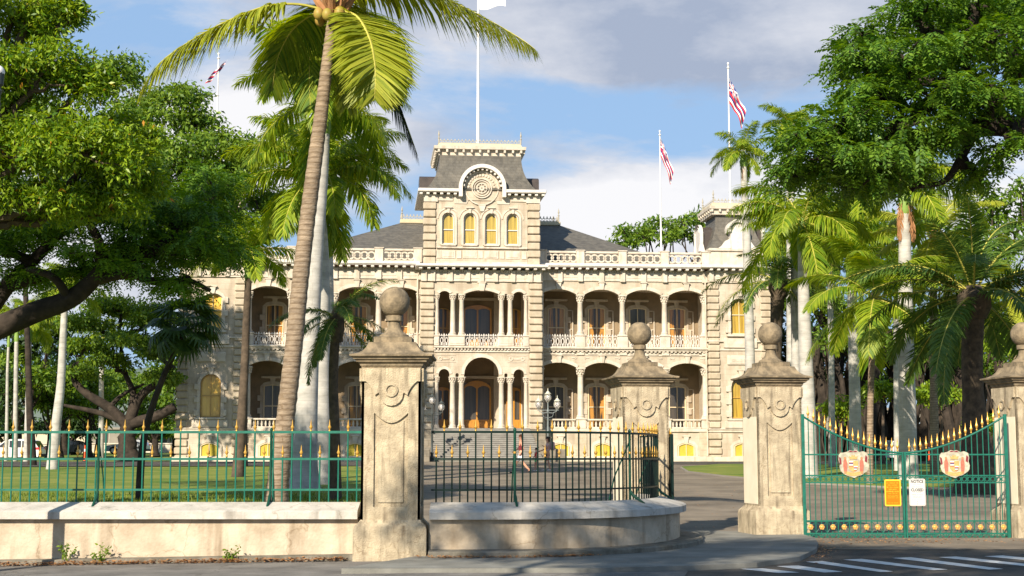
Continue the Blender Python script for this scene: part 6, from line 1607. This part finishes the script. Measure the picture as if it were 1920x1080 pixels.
tree('broadleaf_tree', 'tall tree added behind the bright tree at the left edge for shade', 'tree', base,
     [(60,250,86,110,90),(-60,300,86,120,90),(130,330,86,90,80),(20,420,86,110,70)],
     M['leaf_mid'], .42, 150, bark='bark_dark', r0=.2, sub=16, subr=.4, sprig=8, sprr=.6, aspect=.5, droop=.5, up=.5, fork=.8)
bx = at(240, 850, 102); base = Vector((bx.x, 102, gz(bx.x, 102)))
a2 = lambda x, y: at(x, y, 102)
tree('monkeypod_tree', 'flat-topped bright green monkeypod with dark forked limbs beyond the left lawn', 'tree', base,
     [(225,585,102,85,22,4),(170,610,101,55,20,3),(290,605,101,50,22,3),(160,655,100,45,18,3),(240,640,99,60,20,3),(300,660,100,42,22,3),(205,680,100,45,14,2.5),(310,710,101,30,16,2),(150,700,102,30,14,2)],
     M['leaf_mid'], .32, 480, bark='bark_dark', r0=.75, trunk=[base, a2(238,820), a2(240,795)], sub=14, subr=.42, flat=.45, sprig=9, sprr=.4, up=1.0,
     limbs=[([a2(240,800), a2(205,765), a2(165,740), a2(140,715), a2(138,690)], .42, .14), ([a2(240,800), a2(262,745), a2(300,715), a2(325,690)], .40, .14), ([a2(245,795), a2(295,780), a2(328,762)], .42, .3), ([a2(240,790), a2(250,740), a2(235,700), a2(225,640)], .3, .1), ([a2(240,795), a2(190,775), a2(120,760)], .3, .1), ([a2(205,765), a2(230,740), a2(270,720)], .2, .08)])
# background masses, each tree its own
def bgtree(px, py, Y, rx, rz, label, leaf='leaf_mid', size=.5, per=110, n=6, bark='bark_dark', hr=None, group='background trees', fork=.4, r0=.4):
    rnd = random.Random(int(px*7+py)); base = Vector((xat(px, Y), Y, gz(0, Y))); L = []
    for i in range(n): a = 6.28*i/n + rnd.random(); L.append((px+rx*.5*cos(a), py+rz*.5*sin(a), Y+rnd.uniform(-2,2), rx*rnd.uniform(.45,.65), rz*rnd.uniform(.45,.65)))
    return tree('background_tree', label, 'tree', base, L, M[leaf], size, per, bark=bark, r0=r0, sub=12, subr=.42, sprig=8, sprr=.5, twig=True, group=group, fork=fork, twigr=.08)
bgtree(1185,448,150,48,26,'leftmost treetop over the palace roof behind the middle flagpole', size=.5, per=90)
bgtree(1240,438,152,48,30,'treetop over the palace roof right of the middle flagpole', size=.5, per=90)
bgtree(1300,432,150,42,34,'treetop over the palace roof touching the right end tower', size=.5, per=90)
bgtree(55,640,128,90,80,'dark tree behind the thin palms at far left', leaf='leaf_dark', per=100)
bgtree(35,715,126,60,60,'leafy tree behind the two thinnest palms at far left')
bgtree(95,735,130,60,55,'leafy tree between the straight thin palms and the leaning one')
bgtree(165,735,136,60,50,'leafy tree right of the leaning thin palm')
bgtree(10,800,150,70,28,'low clump on the horizon above the white car', leaf='leaf_dark')
bgtree(135,800,152,70,26,'low clump on the horizon behind the leaning palm', leaf='leaf_dark')
bgtree(290,802,150,60,24,'low clump on the horizon against the palace corner', leaf='leaf_mid')
bgtree(-20,740,120,70,70,'dark tree low at the left frame edge behind the white car', leaf='leaf_dark', per=100)
bgtree(110,760,134,60,40,'rounded tree behind the leaning thin palm', leaf='leaf_mid', per=100)
bgtree(185,770,140,55,40,'pale green tree seen under the flat-topped monkeypod', leaf='leaf_mid', per=100)
bgtree(290,775,138,50,42,'green tree behind the dark forked limbs', leaf='leaf_mid', per=100)
bgtree(330,700,150,60,60,'tall green tree just left of the palace', leaf='leaf_mid', per=100)
bgtree(120,680,150,70,50,'broad tree on the skyline behind the left palms', leaf='leaf_dark', per=100)
bgtree(230,725,175,90,40,'farthest tree line clump at left', leaf='leaf_mid', per=100)
# banyan with aerial roots at right
bx = xat(1640, 100); base = Vector((bx, 104, gz(0, 104)))
ban = tree('banyan_tree', 'huge banyan with dark hanging roots behind the closed gates', 'tree', base,
     [(1530,560,100,70,60),(1490,520,104,60,60),(1600,590,100,70,50),(1560,640,99,60,32),(1650,650,99,60,30),(1720,620,102,70,50),(1820,600,102,80,60),(1900,620,104,60,60),(1770,660,99,60,36),(1860,690,101,60,30),(1640,520,106,80,60),(1740,520,108,90,60),(1850,500,108,90,60),(1560,470,110,80,60)],
     M['leaf_mid'], .33, 210, bark='bark_dark', r0=1.3, trunk=[base, base+Vector((0,0,4)), base+Vector((0,0,7))], sub=14, subr=.42, sprig=9, sprr=.45, twigr=.12)
b = MB(); rnd = random.Random(3)
for i in range(90):
    x = xat(rnd.uniform(1528, 1930), 102); y = rnd.uniform(99, 108); r = rnd.choice((.06,.1,.1,.18,.28,.4)); z1 = rnd.uniform(6, 10)
    pts = [Vector((x + .25*sin(k*1.3+i), y + .2*cos(k*1.7+i), gz(0,y)-.1+z1*k/6)) - base for k in range(7)]
    b.tube(pts, [r*(1.3 if k == 0 else 1)*(1+.15*sin(k*2+i)) for k in range(7)], 7)
o = b.build('aerial_roots', M['bark_dark'], ban, True); o['kind'] = 'stuff'
def bush(px, py, Y, rx, rz, label, leaf='leaf_broad', size=.3, per=260):
    base = Vector((xat(px, Y), Y, gz(0, Y)))
    return tree('bush', label, 'bush', base, [(px, py, Y, rx*.7, rz*.7), (px-rx*.4, py+rz*.1, Y+.4, rx*.55, rz*.6), (px+rx*.45, py, Y+.3, rx*.55, rz*.6)], M[leaf], size, per, r0=.12, sub=12, sprig=8, sprr=.35, twigr=.03, fork=.8, group='bright bushes behind the gates')
bush(1655,735,90,62,34,'bright bush left of the thick grey palm behind the gates')
bush(1765,745,90,62,36,'bright bush between the thick grey palm and the big date palm')
bush(1575,770,94,44,40,'low bright bush left of the mottled palm over the left coat of arms')
bush(1850,800,94,44,34,'low bright bush beside the foot of the big date palm')
bush(1880,650,92,50,34,'bright leaf cluster beside the top of the right gate pillar')
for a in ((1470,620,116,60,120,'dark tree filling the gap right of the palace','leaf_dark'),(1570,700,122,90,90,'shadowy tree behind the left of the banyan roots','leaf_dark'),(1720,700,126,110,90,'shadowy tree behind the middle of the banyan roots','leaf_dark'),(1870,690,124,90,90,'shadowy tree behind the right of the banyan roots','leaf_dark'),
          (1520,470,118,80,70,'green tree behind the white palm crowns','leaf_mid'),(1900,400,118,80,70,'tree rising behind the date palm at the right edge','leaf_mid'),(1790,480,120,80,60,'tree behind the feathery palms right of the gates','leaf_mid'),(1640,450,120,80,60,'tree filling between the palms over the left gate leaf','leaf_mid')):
    bgtree(*a[:6], leaf=a[6], per=80)  # dark leaf colour stands in for shade behind the banyan roots
# the great monkeypod reaching in from the right
bx = at(2180, 900, 38); base = Vector((bx.x, 38, gz(0, 38))); a3 = lambda x, y, Y=37: at(x, y, Y)
tree('monkeypod_tree', 'great monkeypod whose layered branches reach in from the upper right', 'tree', base,
     [(1715,35,37,85,38,2.6),(1830,10,37,110,40,3),(1920,50,37,80,45,3),(1625,75,36.5,62,28,2),(1600,120,36.5,58,30,2),(1700,115,36,95,30,2.6),(1820,95,36,85,30,2.6),(1910,130,36.5,70,34,2.4),(1650,175,36,88,30,2.4),(1760,180,35.5,80,26,2.4),(1860,195,35.5,80,28,2.4),(1580,235,36,85,28,2.4),(1680,245,35.5,85,28,2.4),(1500,270,36.5,62,28,2),(1560,300,36,85,30,2.4),(1650,310,36,75,28,2.2),(1490,325,37,45,26,1.6),(1600,350,37,70,24,2),(1780,260,36.5,60,30,2),(1900,280,36,55,30,2),(1840,40,39,110,50,3),(1740,130,39,100,50,3),(1700,330,37,45,26,1.6),(1840,330,37,40,22,1.5)],
     M['leaf_pod'], .15, 1350, bark='bark_dark', r0=.75, spray=12, trunk=[base, base+Vector((-.5,0,3)), a3(2080,420,38)], sub=18, subr=.40, flat=.38, up=1.0, aspect=.5, droop=.35,
     limbs=[([a3(2080,420,38), a3(1980,300,37.5), a3(1900,240), a3(1830,240), a3(1760,262), a3(1690,280), a3(1620,292)], .42, .10), ([a3(2080,420,38), a3(2000,200), a3(1900,120), a3(1820,80), a3(1740,60)], .36, .09), ([a3(1980,300,37.5), a3(1900,190), a3(1800,160), a3(1700,150), a3(1640,130)], .24, .07), ([a3(1830,240), a3(1800,300), a3(1770,340), a3(1720,350)], .14, .05), ([a3(1900,240), a3(1850,180), a3(1800,110), a3(1790,70)], .16, .05), ([a3(1760,262), a3(1680,240), a3(1600,240)], .12, .05)])
# unseen trees added behind the camera, crowns shaped to shade the foreground
base = Vector((-7.5, -2.0, 0))
def shadetree(base, lobes, label, per=900):
    """unseen shade tree given in metres"""
    root = thing('shade_tree', base, label, 'tree', 0, 'unseen trees added for shade'); V = []
    b = MB(); b.tube([Vector((0,0,-.1)), Vector((.1,0,2)), Vector((.2,.1,5)), Vector((.3,.2,8))], [.42,.34,.3,.24], 10); b.build('trunk', M['bark'], root, True)
    b = MB()
    for (x, y, z, rx, ry, rz) in lobes:
        P, O, S = lobe_points((x-base.x, y-base.y, z), (rx, ry, rz), int(per*(rx*ry)), 16, .42, .5, 10, .3); V.append(leaves(P, O, .22, .5, 1.0, .3)); limb(b, (.3,.2,8), (x-base.x, y-base.y, z), .2, .08, .06)
    b.build('branches', M['bark'], root, True); np_mesh('crown', np.concatenate(V), 4, M['leaf_mid'], root)
shadetree(Vector((-7.5,1.0,0)), [(-7.9,4.0,12.0,2.3,2.2,.7),(-5.8,4.7,12.0,2.2,2.2,.7),(-4.3,6.8,12.0,2.0,2.2,.7),(-5.6,.8,11.6,2.6,2.2,.8),(-2.4,1.6,11.8,2.6,2.2,.8),(-2.2,4.8,12.0,2.2,2.2,.7)], 'wide unseen tree added behind the camera for shade', 480)
shadetree(Vector((5.5,-1.0,0)), [(.9,1.8,12.0,2.6,2.4,.8),(4.0,2.0,12.0,2.6,2.4,.8)], 'second unseen tree added behind the camera for shade', 480)

shadetree(Vector((-20,30,0)), [(-19,30,14.5,4.2,4.0,3.2),(-15.6,28.5,12.5,3.0,3.0,2.2),(-22.5,31.5,17,4,4,3)], 'unseen tree added beyond the left edge to shade lawn and palms', 260)  # added out of view to shade the lawn and royal palms

# ------------------------------------------------------------------ weeds, litter, grass
def weed(px, h, label, k):
    x = at(px, 1050, 23.3).x; base = Vector((x, 23.38, gz(x, 23.4)+.0)); t = thing('weed', base, label, 'weed', 0, 'weeds at the foot of the wall')
    rnd = random.Random(k); b = MB(); P = []
    for i in range(5):
        a = rnd.uniform(-1.2, 1.2); hh = h*rnd.uniform(.5, 1); q = [Vector((0,0,.08)), Vector((a*.04,-.02,hh*.5)), Vector((a*.13,-.03,hh))]; b.tube(q, [.006,.004,.002], 5)
        for j in range(16): u = rnd.random(); P.append(q[0].lerp(q[2], .25+.75*u) + Vector((rnd.gauss(0,.02), rnd.gauss(0,.02), rnd.gauss(0,.02))))
    b.build('stems', M['leaf_mid'], t); P = np.array(P); np_mesh('leaves', leaves(P, unit(RNG.normal(0,1,P.shape)), .055, .6), 4, M['leaf_mid'], t)
weed(122, .42, 'tallest green weed at the foot of the wall beside the lamp shadow', 1); weed(186, .34, 'small weed right of the lamp shadow', 2); weed(434, .28, 'small weed midway along the straight wall', 3)
def litter(pts_fn, n, name, label):
    P = np.array([pts_fn() for _ in range(n)]); N = len(P); a = RNG.uniform(0, 2*pi, N); L = RNG.uniform(.03, .075, (N,1)); d = np.stack([np.cos(a), np.sin(a), RNG.uniform(-.15,.35,N)], 1); s = np.stack([-np.sin(a), np.cos(a), RNG.uniform(-.3,.3,N)], 1)
    V = np.stack([P, P+d*L*.5+s*L*.3, P+d*L, P+d*L*.5-s*L*.3], 1).reshape(-1, 3); o = np_mesh(name, V, 4, M['leaf_dry']); tag(o, kind='stuff'); return o
def f1():
    x = random.uniform(-9.5, -2.6); y = 23.38-abs(random.gauss(0, .10)); return (x, y, gz(x, y)+.03+.05*random.random())
litter(f1, 1900, 'fallen_leaves', '')
def f2():
    p = random.choice(WALLC[1:14]); return (p.x+random.gauss(0,.15), p.y-.48-abs(random.gauss(0,.06)), .10+.03*random.random())
litter(f2, 500, 'fallen_leaves', '')
def f3():
    x, y = gpx(1535+random.gauss(0,14), 1036+random.gauss(0,8)); return (x, y, .03+.03*random.random())
litter(f3, 260, 'fallen_leaves', '')
def f4():
    x = random.uniform(-2, 14); y = random.uniform(31, 62); return (x, y, gz(x, y)+.03)
litter(f4, 1500, 'fallen_leaves', '')
def f5():
    x = random.uniform(5.5, 11); y = random.gauss(28.4, .5); return (x, y, gz(x, y)+.02)
litter(f5, 420, 'fallen_leaves', '')
# grass blades on the near lawn
N = 60000; y = 24.4 + 26*RNG.random(N)**1.8; xr = -1.4 - (y-24)*.13; x = RNG.uniform(-12.5, 1, N); x = x*(y/24); keep = x < xr; x = x[keep]; y = y[keep]; N = len(x)
z = np.array([gz(a, c) for a, c in zip(x, y)]); h = RNG.uniform(.05, .13, N)*np.clip(1+(RNG.random(N) > .97)*1.2, 1, 2.2); a = RNG.uniform(0, pi, N); w = .009*(y/24)**.8
dx = np.cos(a)*w; dy = np.sin(a)*w; lx = RNG.normal(0, .04, N); ly = RNG.normal(0, .04, N)
V = np.stack([np.stack([x-dx, y-dy, z], 1), np.stack([x+dx, y+dy, z], 1), np.stack([x+lx, y+ly, z+h], 1)], 1).reshape(-1, 3)
M['blade'] = leafmat('grass blade', (.08,.14,.012), (.22,.27,.03), .3, .6, c3=(.35,.28,.08)); tag(np_mesh('grass', V, 3, M['blade']), kind='stuff')
# far hills at the left
b = MB(); xs = [-900+60*i for i in range(31)]; vs = []; rnd = random.Random(9)
for j, (y_, zf) in enumerate(((1500,0),(1700,60),(1950,95),(2300,60),(2600,0))):
    for i, x_ in enumerate(xs): vs.append((x_*1.6, y_, 3+zf*(.75+.35*sin(i*.6+j)+.2*rnd.random())*(1 if x_ < 100 else .5)))
n = len(xs); b.add(vs, [(j*n+i, j*n+i+1, (j+1)*n+i+1, (j+1)*n+i) for j in range(4) for i in range(n-1)])
o = b.build('hills', mat('hazy green hills', (.12,.17,.13), (.17,.19,.17), .01, .95), None, 'all'); tag(o, kind='structure')
